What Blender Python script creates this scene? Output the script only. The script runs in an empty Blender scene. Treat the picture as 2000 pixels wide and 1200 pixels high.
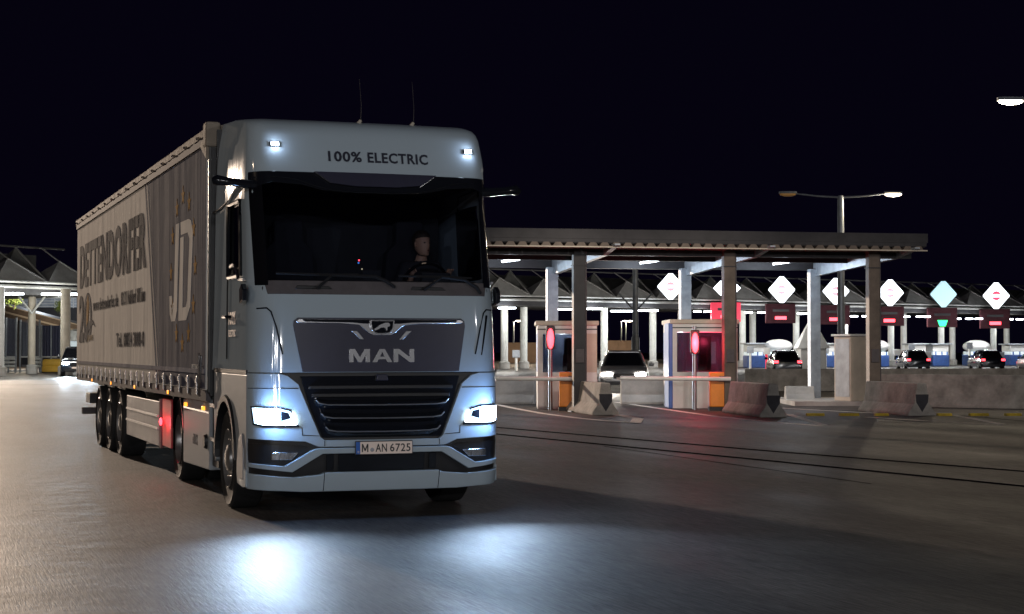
import bpy, bmesh, math, random
from mathutils import Vector, Matrix
random.seed(7)
R = math.radians
scene = bpy.context.scene
COL = scene.collection

# ------------------------------------------------------------------ camera
F, CAMH, HOR = 3200.0, 1.6, 682.0          # focal length in photo pixels, eye height, horizon row
cam_d = bpy.data.cameras.new('camera'); cam = bpy.data.objects.new('camera', cam_d); COL.objects.link(cam)
cam_d.sensor_width = 36; cam_d.lens = 36 * F / 2000; cam_d.clip_start = 0.1; cam_d.clip_end = 2000
cam.location = (0, 0, CAMH); cam.rotation_euler = (R(90) + math.atan((HOR - 600) / F), 0, 0)
scene.camera = cam
scene.view_settings.view_transform = 'Standard'; scene.view_settings.look = 'None'
scene.view_settings.gamma = 1; scene.view_settings.exposure = 0
try: scene.view_settings.use_curve_mapping = False
except Exception: pass
scene.cycles.use_denoising = True
scene.cycles.sample_clamp_indirect = 4
scene.cycles.max_bounces = 6

# ------------------------------------------------------------------ night sky
w = bpy.data.worlds.new('World'); scene.world = w; w.use_nodes = True
bg = w.node_tree.nodes['Background']
bg.inputs['Color'].default_value = (0.0015, 0.0010, 0.0043, 1); bg.inputs['Strength'].default_value = 1.0

# ------------------------------------------------------------------ mast lights of the yard (real lamps)
WARM = (1.0, 0.78, 0.56); NEUT = (1.0, 0.92, 0.84); COOL = (0.78, 0.88, 1.0)
def lamp(loc, power, col=WARM, r=0.25, name='mast_lamp_light'):
    d = bpy.data.lights.new(name, 'POINT'); d.energy = power; d.color = col; d.shadow_soft_size = r
    o = bpy.data.objects.new(name, d); COL.objects.link(o); o.location = loc; return o
def spot(loc, target, power, col, size, blend, r=0.05, name='beam'):
    d = bpy.data.lights.new(name, 'SPOT'); d.energy = power; d.color = col; d.spot_size = R(size); d.spot_blend = blend
    d.shadow_soft_size = r
    o = bpy.data.objects.new(name, d); COL.objects.link(o); o.location = loc
    o.rotation_euler = (Vector(target) - Vector(loc)).to_track_quat('-Z', 'Y').to_euler(); return o
spot((-48.6, 114.7, 15.0), (4, 4, 0), 330000, (1.0, 0.78, 0.60), 50, 0.9, 0.45, 'mast_floodlight')       # floodlight mast far behind the truck: casts its long shadow
lamp((-26, 14, 9), 1700, (1.0, 0.76, 0.55), 0.3)          # lane lamp to the left
for p, e in (((14, -44, 10), 9000), ((-16, -38, 10), 7500), ((40, -14, 11), 9000), ((2, -62, 11), 16000), ((-6, -52, 10), 8000)):
    lamp(p, e, (0.97, 0.96, 0.97), 0.22)

# ------------------------------------------------------------------ helpers
def W(px, d): return (px - 1000) / F * d            # lateral metres of a photo column at depth d
def Z(py, d): return CAMH + (HOR - py) / F * d      # height of a photo row at depth d
def GD(py): return CAMH * F / (py - HOR)            # depth of a ground row
def tag(o, label=None, cat=None, group=None, kind=None):
    if label: o['label'] = label
    if cat: o['category'] = cat
    if group: o['group'] = group
    if kind: o['kind'] = kind
    return o
def thing(name, label, cat, loc=(0, 0, 0), rz=0, group=None):
    o = bpy.data.objects.new(name, None); COL.objects.link(o); o.location = loc; o.rotation_euler = (0, 0, rz)
    o.empty_display_size = 0.2
    return tag(o, label, cat, group)
def kids(o): return list(o.children)
def dup(root, loc, rz, label=None, group=None):
    r = root.copy(); COL.objects.link(r); r.location = loc; r.rotation_euler = (0, 0, rz)
    if label: r['label'] = label
    if group: r['group'] = group
    for ch in kids(root):
        c = ch.copy(); COL.objects.link(c); c.parent = r
        for g in kids(ch):
            d = g.copy(); COL.objects.link(d); d.parent = c
    return r

def mat(name, col, rough=0.6, metal=0.0, coat=0.0, noise=0.0, nscale=6.0, bump=0.0, bscale=40.0, stretch=(1, 1, 1), rvar=0.0, spec=0.5):
    m = bpy.data.materials.new(name); m.use_nodes = True; nt = m.node_tree; p = nt.nodes['Principled BSDF']
    p.inputs['Base Color'].default_value = (*col, 1); p.inputs['Roughness'].default_value = rough; p.inputs['Metallic'].default_value = metal
    p.inputs['Coat Weight'].default_value = coat; p.inputs['Coat Roughness'].default_value = 0.06
    p.inputs['Specular IOR Level'].default_value = spec
    tc = nt.nodes.new('ShaderNodeTexCoord'); mp = nt.nodes.new('ShaderNodeMapping'); mp.inputs['Scale'].default_value = stretch
    nt.links.new(tc.outputs['Object'], mp.inputs['Vector'])
    if noise > 0 or rvar > 0:
        n = nt.nodes.new('ShaderNodeTexNoise'); n.inputs['Scale'].default_value = nscale; n.inputs['Detail'].default_value = 6
        n.inputs['Roughness'].default_value = 0.65
        nt.links.new(mp.outputs['Vector'], n.inputs['Vector'])
        if noise > 0:
            r = nt.nodes.new('ShaderNodeMapRange'); r.inputs['From Min'].default_value = 0.3; r.inputs['From Max'].default_value = 0.7
            r.inputs['To Min'].default_value = 1 - noise; r.inputs['To Max'].default_value = 1 + noise * 0.6
            mx = nt.nodes.new('ShaderNodeVectorMath'); mx.operation = 'SCALE'; mx.inputs[0].default_value = col
            nt.links.new(n.outputs['Fac'], r.inputs['Value']); nt.links.new(r.outputs['Result'], mx.inputs['Scale'])
            nt.links.new(mx.outputs['Vector'], p.inputs['Base Color'])
        if rvar > 0:
            r2 = nt.nodes.new('ShaderNodeMapRange'); r2.inputs['From Min'].default_value = 0.3; r2.inputs['From Max'].default_value = 0.7
            r2.inputs['To Min'].default_value = max(0.03, rough - rvar); r2.inputs['To Max'].default_value = rough + rvar
            nt.links.new(n.outputs['Fac'], r2.inputs['Value']); nt.links.new(r2.outputs['Result'], p.inputs['Roughness'])
    if bump > 0:
        b = nt.nodes.new('ShaderNodeBump'); b.inputs['Strength'].default_value = bump; b.inputs['Distance'].default_value = 0.01
        n2 = nt.nodes.new('ShaderNodeTexNoise'); n2.inputs['Scale'].default_value = bscale; n2.inputs['Detail'].default_value = 4
        nt.links.new(mp.outputs['Vector'], n2.inputs['Vector']); nt.links.new(n2.outputs['Fac'], b.inputs['Height'])
        nt.links.new(b.outputs['Normal'], p.inputs['Normal'])
    return m
def emit(name, col, s):
    m = bpy.data.materials.new(name); m.use_nodes = True; nt = m.node_tree; p = nt.nodes['Principled BSDF']
    p.inputs['Base Color'].default_value = (*[min(c, 0.8) for c in col], 1)
    p.inputs['Emission Color'].default_value = (*col, 1); p.inputs['Emission Strength'].default_value = s
    return m
def glass(name, tint, gloss_rough=0.02, ior=1.5):
    m = bpy.data.materials.new(name); m.use_nodes = True; nt = m.node_tree; nt.nodes.clear()
    o = nt.nodes.new('ShaderNodeOutputMaterial'); t = nt.nodes.new('ShaderNodeBsdfTransparent'); t.inputs[0].default_value = (*tint, 1)
    g = nt.nodes.new('ShaderNodeBsdfGlossy'); g.inputs['Roughness'].default_value = gloss_rough
    fr = nt.nodes.new('ShaderNodeFresnel'); fr.inputs[0].default_value = ior; mx = nt.nodes.new('ShaderNodeMixShader')
    nt.links.new(fr.outputs[0], mx.inputs[0]); nt.links.new(t.outputs[0], mx.inputs[1]); nt.links.new(g.outputs[0], mx.inputs[2])
    nt.links.new(mx.outputs[0], o.inputs[0]); return m

class MB:
    def __init__(s): s.v = []; s.f = []
    def add(s, vs, fs):
        n = len(s.v); s.v += [tuple(v) for v in vs]; s.f += [tuple(i + n for i in f) for f in fs]; return s
    def box(s, c, d, rz=0, rx=0, ry=0):
        hx, hy, hz = d[0] / 2, d[1] / 2, d[2] / 2
        M = Matrix.Translation(c) @ Matrix.Rotation(rz, 4, 'Z') @ Matrix.Rotation(ry, 4, 'Y') @ Matrix.Rotation(rx, 4, 'X')
        vs = [M @ Vector((sx * hx, sy * hy, sz * hz)) for sz in (-1, 1) for sy in (-1, 1) for sx in (-1, 1)]
        return s.add(vs, [(0, 2, 3, 1), (4, 5, 7, 6), (0, 1, 5, 4), (2, 6, 7, 3), (0, 4, 6, 2), (1, 3, 7, 5)])
    def b2(s, x0, x1, y0, y1, z0, z1): return s.box(((x0 + x1) / 2, (y0 + y1) / 2, (z0 + z1) / 2), (x1 - x0, y1 - y0, z1 - z0))
    def rings(s, rs, cap=True, close=True):
        n = len(rs[0]); vs = [p for r in rs for p in r]; fs = []
        for k in range(len(rs) - 1):
            for i in range(n if close else n - 1):
                j = (i + 1) % n; fs.append((k * n + i, k * n + j, (k + 1) * n + j, (k + 1) * n + i))
        if cap: fs.append(tuple(range(n))[::-1]); fs.append(tuple((len(rs) - 1) * n + i for i in range(n)))
        return s.add(vs, fs)
    def tube(s, pts, r, n=8, cap=True):
        pts = [Vector(p) for p in pts]; rs = []
        rr = r if isinstance(r, (list, tuple)) else [r] * len(pts)
        for i, p in enumerate(pts):
            d = (pts[min(i + 1, len(pts) - 1)] - pts[max(i - 1, 0)]).normalized()
            up = Vector((0, 0, 1)) if abs(d.z) < 0.95 else Vector((0, 1, 0))
            a = d.cross(up).normalized(); b = a.cross(d).normalized()
            rs.append([p + (a * math.cos(t) + b * math.sin(t)) * rr[i] for t in [2 * math.pi * k / n for k in range(n)]])
        return s.rings(rs, cap)
    def lathe(s, prof, c, axis='X', n=32, cap=False):
        rs = []
        for (a, r) in prof:
            ring = []
            for k in range(n):
                t = 2 * math.pi * k / n; u, v = r * math.cos(t), r * math.sin(t)
                ring.append({'X': (c[0] + a, c[1] + u, c[2] + v), 'Y': (c[0] + u, c[1] + a, c[2] + v), 'Z': (c[0] + u, c[1] + v, c[2] + a)}[axis])
            rs.append(ring)
        return s.rings(rs, cap)
    def prism(s, poly, axis, a, b):
        f = {'X': lambda u, v, t: (t, u, v), 'Y': lambda u, v, t: (u, t, v), 'Z': lambda u, v, t: (u, v, t)}[axis]
        n = len(poly)
        vs = [f(u, v, a) for u, v in poly] + [f(u, v, b) for u, v in poly]
        fs = [tuple(range(n)), tuple(range(n, 2 * n))[::-1]] + [(i, i + n, (i + 1) % n + n, (i + 1) % n) for i in range(n)]
        return s.add(vs, fs)
    def sphere(s, c, r, n=12, m=8):
        rx, ry, rz = r if isinstance(r, (tuple, list)) else (r, r, r)
        rs = []
        for i in range(m + 1):
            a = -math.pi / 2 + math.pi * i / m; q = max(math.cos(a), 0.01)
            rs.append([(c[0] + rx * q * math.cos(2 * math.pi * k / n), c[1] + ry * q * math.sin(2 * math.pi * k / n), c[2] + rz * math.sin(a)) for k in range(n)])
        return s.rings(rs)
    def build(s, name, m, parent=None, smooth=False, bevel=0, sub=0, seg=2):
        me = bpy.data.meshes.new(name); me.from_pydata(s.v, [], s.f)
        bm = bmesh.new(); bm.from_mesh(me); bmesh.ops.recalc_face_normals(bm, faces=bm.faces[:]); bm.to_mesh(me); bm.free()
        me.materials.append(m); o = bpy.data.objects.new(name, me); COL.objects.link(o)
        if parent: o.parent = parent
        if bevel:
            b = o.modifiers.new('bevel', 'BEVEL'); b.width = bevel; b.segments = seg; b.limit_method = 'ANGLE'; b.angle_limit = R(35)
            b.harden_normals = False
        if sub:
            q = o.modifiers.new('sub', 'SUBSURF'); q.levels = sub; q.render_levels = sub
        if smooth: smooth_by_angle(me, smooth if not isinstance(smooth, bool) else 40)
        return o
def smooth_by_angle(me, ang=40):
    me.polygons.foreach_set('use_smooth', [True] * len(me.polygons))
    bm = bmesh.new(); bm.from_mesh(me)
    for e in bm.edges:
        if len(e.link_faces) == 2 and e.calc_face_angle(0) > R(ang): e.smooth = False
    bm.to_mesh(me); bm.free()

# ------------------------------------------------------------------ materials
M = {}
M['paint'] = mat('cab_paint', (0.36, 0.42, 0.47), 0.30, 0.0, 0.7, noise=0.012, nscale=1.5)
def paint_mat():
    m = mat('cab_paint', (0.355, 0.42, 0.47), 0.5, spec=0.0, coat=0.55); nt = m.node_tree; p = nt.nodes['Principled BSDF']
    p.inputs['Coat Roughness'].default_value = 0.07
    tc = nt.nodes.new('ShaderNodeTexCoord'); n = nt.nodes.new('ShaderNodeTexNoise'); n.inputs['Scale'].default_value = 2.2; n.inputs['Detail'].default_value = 2
    mp = nt.nodes.new('ShaderNodeMapping'); mp.inputs['Scale'].default_value = (1, 1.3, .5)
    nt.links.new(tc.outputs['Object'], mp.inputs[0]); nt.links.new(mp.outputs[0], n.inputs['Vector'])
    b = nt.nodes.new('ShaderNodeBump'); b.inputs['Strength'].default_value = 0.35; b.inputs['Distance'].default_value = 0.03
    nt.links.new(n.outputs['Fac'], b.inputs['Height']); nt.links.new(b.outputs['Normal'], p.inputs['Coat Normal']); return m
M['paint'] = paint_mat()
M['fairing'] = mat('fairing_shaded_paint', (0.30, 0.32, 0.34), 0.55, spec=0.12, noise=0.08, nscale=2, rvar=0.08)  # darker, duller copy of the cab paint, shaded to hold back the mast light
M['black'] = mat('black_plastic', (0.012, 0.012, 0.014), 0.45, noise=0.2, nscale=20, bump=0.1, bscale=300)
M['matt_black'] = mat('matt_black', (0.006, 0.006, 0.008), 0.9, spec=0.0)
M['gblack'] = mat('gloss_black', (0.008, 0.009, 0.012), 0.12, coat=0.6)
M['slate'] = mat('slate_panel', (0.026, 0.026, 0.048), 0.32, coat=0.4, noise=0.1, nscale=8)
M['cowl'] = mat('cowl_plastic', (0.10, 0.09, 0.095), 0.8, spec=0.05, noise=0.15, nscale=10)
M['chrome'] = mat('chrome', (0.72, 0.72, 0.74), 0.26, 1.0)
M['trim'] = mat('bright_trim', (0.72, 0.72, 0.74), 0.42, 1.0)
M['satin'] = mat('satin_metal', (0.45, 0.45, 0.47), 0.32, 1.0, noise=0.1)
M['alu'] = mat('side_guard_metal', (0.30, 0.30, 0.32), 0.42, 0.6, noise=0.15, nscale=3, rvar=0.1)
M['rubber'] = mat('tyre_rubber', (0.012, 0.012, 0.013), 0.75, noise=0.3, nscale=12, bump=0.3, bscale=60)
M['rim'] = mat('wheel_rim', (0.42, 0.41, 0.40), 0.35, 0.8, noise=0.25, nscale=9)
M['windshield'] = glass('windshield_glass', (0.50, 0.54, 0.62), 0.03, 1.45)
M['sideglass'] = glass('side_glass', (0.35, 0.37, 0.42), 0.03, 1.5)
M['lens'] = glass('clear_lens', (0.95, 0.97, 1.0), 0.02, 1.4)
M['inside'] = mat('cab_interior', (0.02, 0.02, 0.024), 0.8, noise=0.2)
M['seat'] = mat('seat_fabric', (0.018, 0.018, 0.024), 0.9, noise=0.2, bump=0.3, bscale=200)
M['head'] = emit('headlamp_on', (0.72, 0.87, 1.0), 90)
M['headdim'] = emit('headlamp_reflector_glow', (0.50, 0.72, 1.0), 3.0)
M['drl'] = emit('daytime_strip', (0.75, 0.9, 1.0), 25)
M['roofled'] = emit('roof_lamp_on', (0.72, 0.84, 1.0), 60)
M['amber'] = emit('amber_marker', (1.0, 0.33, 0.03), 2.2)
M['white_e'] = emit('white_luminaire', (0.85, 0.93, 1.0), 14)
M['warm_e'] = emit('warm_luminaire', (1.0, 0.83, 0.58), 26)
M['dim_e'] = emit('fading_luminaire', (1.0, 0.45, 0.15), 0.03)
M['red_e'] = emit('red_lamp', (1.0, 0.05, 0.07), 6)
M['green_e'] = emit('green_lamp', (0.03, 1.0, 0.28), 2.2)
M['sign_e'] = emit('lit_sign_face', (0.86, 0.93, 1.0), 3.0)
M['sign_dim'] = emit('dim_sign_face', (0.45, 0.68, 0.75), 0.8)
M['sign_pink'] = emit('lit_sign_symbol', (1.0, 0.42, 0.50), 0.85)
M['sign_red'] = emit('lit_sign_symbol_red', (0.85, 0.08, 0.16), 0.8)
M['concrete'] = mat('concrete', (0.30, 0.275, 0.25), 0.9, noise=0.45, nscale=2.2, bump=0.5, bscale=18)
M['concrete2'] = mat('pale_concrete', (0.42, 0.40, 0.38), 0.9, noise=0.3, nscale=1.6, bump=0.4, bscale=14)
M['recess_shade'] = mat('recess_shade_black', (0.03, 0.028, 0.035), 0.8, noise=0.4, nscale=8)
M['steel'] = mat('galvanised_steel', (0.33, 0.36, 0.40), 0.5, 0.5, noise=0.3, nscale=3)
M['dsteel'] = mat('dark_steel', (0.03, 0.028, 0.031), 0.6, 0.2, noise=0.3, nscale=3)
M['bsteel'] = mat('brown_weathered_steel', (0.13, 0.10, 0.08), 0.6, 0.2, noise=0.4, nscale=2)
M['white'] = mat('white_paint', (0.62, 0.62, 0.60), 0.5, noise=0.15, nscale=1.5)
M['cream'] = mat('cream_paint', (0.50, 0.44, 0.36), 0.6, noise=0.2, nscale=1.5)
M['blue'] = mat('blue_panel', (0.05, 0.13, 0.42), 0.4, noise=0.1)
M['bluedeep'] = mat('deep_blue_panel', (0.03, 0.08, 0.26), 0.5, noise=0.3, nscale=3)
M['orange'] = mat('orange_paint', (0.75, 0.23, 0.02), 0.45, noise=0.12)
M['yellow'] = mat('yellow_plastic', (0.78, 0.45, 0.05), 0.5, noise=0.12, nscale=2)
M['yellowpaint'] = mat('yellow_kerb_paint', (0.55, 0.38, 0.03), 0.8, noise=0.4, nscale=5)
M['roadpaint'] = mat('worn_road_paint', (0.82, 0.76, 0.70), 0.8, noise=0.45, nscale=7)
M['tar'] = mat('tar_joint', (0.008, 0.008, 0.012), 1.0, spec=0.0)
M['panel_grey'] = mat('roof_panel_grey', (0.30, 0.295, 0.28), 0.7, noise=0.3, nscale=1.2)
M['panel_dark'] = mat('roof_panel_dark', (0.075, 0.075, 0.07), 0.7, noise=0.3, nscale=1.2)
M['curtain_strip'] = mat('plastic_strip', (0.22, 0.24, 0.30), 0.3, noise=.5, nscale=1.5, stretch=(3, 3, .15)); M['curtain_strip'].node_tree.nodes['Principled BSDF'].inputs['Alpha'].default_value = 0.45
M['redpanel'] = mat('red_housing', (0.22, 0.03, 0.04), 0.6, noise=0.2)
M['foliage'] = mat('foliage', (0.10, 0.16, 0.03), 0.8, noise=0.4, nscale=8)
M['plate'] = mat('plate_face', (0.82, 0.68, 0.60), 0.45)
M['plateblue'] = mat('plate_blue', (0.02, 0.11, 0.42), 0.4)
M['ink'] = mat('black_ink', (0.01, 0.01, 0.012), 0.5)
M['navy_ink'] = mat('navy_lettering', (0.018, 0.02, 0.035), 0.45)
M['skin'] = mat('skin', (0.50, 0.30, 0.21), 0.55, noise=0.06, nscale=30)
M['hair'] = mat('hair', (0.03, 0.018, 0.012), 0.7, bump=0.5, bscale=120)
M['cloth'] = mat('dark_jacket', (0.02, 0.021, 0.028), 0.85, noise=0.2, bump=0.3, bscale=90)
M['carsilver'] = mat('silver_car_paint', (0.38, 0.38, 0.39), 0.3, 0.4, 0.7)
M['cardark'] = mat('dark_car_paint', (0.015, 0.02, 0.03), 0.2, 0.1, 0.8)
M['carglass'] = mat('dark_car_glass', (0.008, 0.009, 0.012), 0.05)

def curtain_mat(name, col, rough=0.95):
    m = mat(name, col, rough, spec=0.02, noise=0.10, nscale=1.6, stretch=(1, 1, 0.35))
    nt = m.node_tree; p = nt.nodes['Principled BSDF']
    tc = nt.nodes.new('ShaderNodeTexCoord')
    def nz(sc, detail, scale):
        mp = nt.nodes.new('ShaderNodeMapping'); mp.inputs['Scale'].default_value = sc; nt.links.new(tc.outputs['Object'], mp.inputs['Vector'])
        n = nt.nodes.new('ShaderNodeTexNoise'); n.inputs['Scale'].default_value = scale; n.inputs['Detail'].default_value = detail
        nt.links.new(mp.outputs['Vector'], n.inputs['Vector']); return n
    a = nz((0.01, 1, 0.10), 3, 2.4); b = nz((0.01, 0.12, 1), 2, 3.0); c = nz((1, 1, 1), 2, 1.2)
    s = nt.nodes.new('ShaderNodeMath'); s.operation = 'MULTIPLY_ADD'; s.inputs[1].default_value = 0.45
    nt.links.new(b.outputs['Fac'], s.inputs[0]); nt.links.new(a.outputs['Fac'], s.inputs[2])
    s2 = nt.nodes.new('ShaderNodeMath'); s2.operation = 'MULTIPLY_ADD'; s2.inputs[1].default_value = 0.6
    nt.links.new(c.outputs['Fac'], s2.inputs[0]); nt.links.new(s.outputs[0], s2.inputs[2])
    bp = nt.nodes.new('ShaderNodeBump'); bp.inputs['Strength'].default_value = 0.35; bp.inputs['Distance'].default_value = 0.05
    nt.links.new(s2.outputs[0], bp.inputs['Height']); nt.links.new(bp.outputs['Normal'], p.inputs['Normal'])
    return m
M['curtain'] = curtain_mat('curtain_white', (0.72, 0.68, 0.63))
M['curtain_blue'] = curtain_mat('curtain_slate_blue', (0.085, 0.088, 0.12))
M['curtain_ink'] = curtain_mat('curtain_lettering_navy', (0.012, 0.014, 0.028))
M['curtain_grey'] = curtain_mat('curtain_stripe_grey', (0.20, 0.20, 0.24))
M['curtain_gold'] = curtain_mat('curtain_gold', (0.34, 0.17, 0.02))
M['curtain_tan'] = curtain_mat('curtain_tan', (0.42, 0.33, 0.22))

# asphalt
def asphalt():
    m = bpy.data.materials.new('asphalt'); m.use_nodes = True; nt = m.node_tree; p = nt.nodes['Principled BSDF']
    tc = nt.nodes.new('ShaderNodeTexCoord')
    def nz(scale, detail, sc=(1, 1, 1), rot=0, rough=0.6):
        mp = nt.nodes.new('ShaderNodeMapping'); mp.inputs['Scale'].default_value = sc
        vr = nt.nodes.new('ShaderNodeVectorRotate'); vr.rotation_type = 'Z_AXIS'; vr.inputs['Angle'].default_value = rot
        nt.links.new(tc.outputs['Object'], vr.inputs['Vector']); nt.links.new(vr.outputs['Vector'], mp.inputs['Vector'])
        n = nt.nodes.new('ShaderNodeTexNoise'); n.inputs['Scale'].default_value = scale; n.inputs['Detail'].default_value = detail
        n.inputs['Roughness'].default_value = rough
        nt.links.new(mp.outputs['Vector'], n.inputs['Vector']); return n.outputs['Fac']
    def rng(v, a, b, c, d):
        r = nt.nodes.new('ShaderNodeMapRange'); r.inputs[1].default_value = a; r.inputs[2].default_value = b; r.inputs[3].default_value = c; r.inputs[4].default_value = d
        nt.links.new(v, r.inputs[0]); return r.outputs[0]
    def mul(a, b):
        q = nt.nodes.new('ShaderNodeMath'); q.operation = 'MULTIPLY'; nt.links.new(a, q.inputs[0]); nt.links.new(b, q.inputs[1]); return q.outputs[0]
    big = rng(nz(0.16, 5), 0.3, 0.7, 0.72, 1.22)
    lane = rng(nz(0.9, 4, (1, 0.06, 1), R(-20)), 0.3, 0.7, 0.70, 1.25)      # wheel-track wear along the driving direction
    agg = rng(nz(48, 4, (1, 0.05, 1), R(-20), 0.8), 0.36, 0.66, 0.45, 2.1)      # worn aggregate
    k = mul(mul(big, lane), agg)
    sc = nt.nodes.new('ShaderNodeVectorMath'); sc.operation = 'SCALE'; sc.inputs[0].default_value = (0.060, 0.054, 0.051)
    nt.links.new(k, sc.inputs['Scale']); nt.links.new(sc.outputs[0], p.inputs['Base Color'])
    nt.links.new(rng(nz(0.5, 5, (1, 0.3, 1), R(-20)), 0.3, 0.7, 0.50, 0.70), p.inputs['Roughness'])
    p.inputs['Specular IOR Level'].default_value = 0.20
    b = nt.nodes.new('ShaderNodeBump'); b.inputs['Strength'].default_value = 0.30; b.inputs['Distance'].default_value = 0.012
    nt.links.new(nz(55, 3, (1, 0.06, 1), R(-20), 0.75), b.inputs['Height'])
    b2 = nt.nodes.new('ShaderNodeBump'); b2.inputs['Strength'].default_value = 0.25; b2.inputs['Distance'].default_value = 0.05
    nt.links.new(nz(1.6, 3), b2.inputs['Height']); nt.links.new(b.outputs[0], b2.inputs['Normal'])
    nt.links.new(b2.outputs[0], p.inputs['Normal'])
    return m
M['asphalt'] = asphalt()

# ------------------------------------------------------------------ ground and markings
def sheet(name, pts, z, m, kind='structure'):
    return tag(MB().add([(x, y, z) for x, y in pts], [tuple(range(len(pts)))]).build(name, m), kind=kind)
sheet('road', [(-500, -60), (500, -60), (500, 700), (-500, 700)], 0.0, M['asphalt'])
def strip(px, width, z, m, name):
    b = MB(); P = [(W(x, GD(y)), GD(y)) for x, y in px]
    for (x0, y0), (x1, y1) in zip(P[:-1], P[1:]):
        d = Vector((x1 - x0, y1 - y0)).normalized(); n = Vector((-d.y, d.x)) * width / 2
        b.add([(x0 + n.x, y0 + n.y, z), (x1 + n.x, y1 + n.y, z), (x1 - n.x, y1 - n.y, z), (x0 - n.x, y0 - n.y, z)], [(0, 1, 2, 3)])
    return tag(b.build(name, m), kind='structure')
strip([(700, 812), (980, 836), (1500, 881), (2000, 921), (2300, 945)], 0.15, 0.004, M['tar'], 'tar_joint')
strip([(700, 822), (980, 849), (1500, 900), (2000, 950), (2300, 980)], 0.15, 0.004, M['tar'], 'tar_joint')
strip([(1180, 872), (1400, 903), (1700, 945)], 0.035, 0.004, M['tar'], 'tar_joint')
strip([(0, 752), (60, 752), (147, 751)], 0.35, 0.004, M['tar'], 'tar_joint')
strip([(1330, 795), (1600, 800), (1900, 814), (2100, 832)], 0.05, 0.004, M['tar'], 'tar_joint')
def outline(px): strip(px, 0.20, 0.004, M['roadpaint'], 'road_marking')
outline([(940, 784), (1000, 797), (1060, 808), (1130, 817), (1180, 822), (1236, 826)])
strip([(1240, 827), (1246, 818), (1205, 811)], 0.26, 0.008, M['roadpaint'], 'road_marking')
outline([(1205, 786), (1300, 800), (1400, 814), (1500, 824), (1603, 832)])
outline([(1608, 831), (1540, 810)])
outline([(1690, 815), (1800, 822), (1953, 830)])
outline([(1956, 829), (1860, 811)])
outline([(1520, 797), (1570, 800), (1700, 807), (1860, 812)])
# pale concrete kerb/pavement at the far left
kb = MB().b2(-75, W(62, 118), 112, 117, 0, 0.12); tag(kb.build('pavement', M['concrete2']), kind='structure')

# ------------------------------------------------------------------ street lamps seen in the picture
def street_lamp(x, y, h, arms, label, lit, rpole=0.11):
    t = thing('street_lamp', label, 'street lamp', (x, y, 0), 0, 'tall street lamps')
    MB().lathe([(0, 0.17), (0.5, 0.17), (0.52, rpole * 1.3), (h - 0.2, rpole), (h, rpole * 0.8)], (0, 0, 0), 'Z', 12, True).build('pole', M['steel'], t, True)
    for sx, L in arms:
        MB().tube([(0, 0, h - 0.08), (sx * L * 0.5, 0, h - 0.02), (sx * L, 0, h + 0.10)], [0.055, 0.045, 0.035], 8).build('arm', M['steel'], t, True)
        hd = MB().rings([[(sx * L + sx * a, b * wd, h + 0.10 + c) for b, c in ((-1, 0), (-0.8, 0.10), (0.8, 0.10), (1, 0))] for a, wd in ((-0.1, 0.05), (0.05, 0.15), (0.6, 0.17), (0.75, 0.08))]).build('lamp_head', M['steel'], t, True)
        on = (sx in lit)
        MB().sphere((sx * L + sx * 0.33, 0, h + 0.07), (0.40, 0.15, 0.11), 16, 8).build('lamp_glass', M['warm_e'] if on else M['dim_e'], hd, True)
        if on:
            lm = lamp((sx * L + sx * 0.35, 0, h - 0.06), 1000, (1.0, 0.84, 0.62), 0.12, 'street_lamp_light'); lm.parent = t
    return t
d1 = 77.0
street_lamp(W(1643, d1), d1, Z(380, d1) - 0.05, [(1, 2.15), (-1, 2.15)], 'tall double armed street lamp rising behind the near canopy, right arm lit', [1], 0.15)
d2 = 52.0
street_lamp(W(1976, d2) + 2.4, d2, Z(198, d2) - 0.05, [(-1, 2.05)], 'bright street lamp head at the top right edge, nearest the camera', [-1], 0.14)
for px, py, d in ((1003, 628, 210), (1213, 628, 235), (1222, 628, 245)):
    street_lamp(W(px, d), d, Z(py, d), [(1, 0.3)], 'small far warm street lamp seen under the far canopy at column %d' % {1003: 1, 1213: 2, 1222: 3}[px] if False else
                {1003: 'small far warm street lamp shining just right of the truck', 1213: 'left one of two small far warm lamps shining side by side', 1222: 'right one of two small far warm lamps shining side by side'}[px], [1], 0.10)

# ================================================================== TRACTOR
def lerp_t(tab, z):
    if z <= tab[0][0]: return tab[0][1]
    for (a, u), (b, v) in zip(tab[:-1], tab[1:]):
        if z <= b: t = (z - a) / (b - a); return u + (v - u) * t
    return tab[-1][1]
FT = [(.25, .10), (.35, .05), (.45, .03), (.7, .0), (1.0, .02), (1.36, .05), (1.9, .08), (2.11, .11), (3.28, .35), (3.5, .42), (3.62, .465), (3.70, .50), (3.76, .55), (3.81, .64), (3.86, .85), (3.93, 1.4), (4.0, 2.2)]
WT = [(.25, 1.235), (1.36, 1.245), (1.42, 1.235), (2.1, 1.22), (3.2, 1.205), (3.5, 1.195), (3.7, 1.18), (3.80, 1.165), (3.86, 1.155), (3.93, 1.145), (4.0, 1.13)]
def crn(z):
    t = min(1, max(0, (z - 3.1) / .35)); return .27 - .09 * t, .34 - .12 * t
def fy(x, z):
    CR, CD = crn(z); w_ = lerp_t(WT, z); a = abs(x); y = lerp_t(FT, z) + 0.05 * (x / w_) ** 2
    if a > w_ - CR:
        t = min(1.0, (a - (w_ - CR)) / CR); y += CD * (1 - math.sqrt(max(0, 1 - t * t)))
    return y
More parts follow.
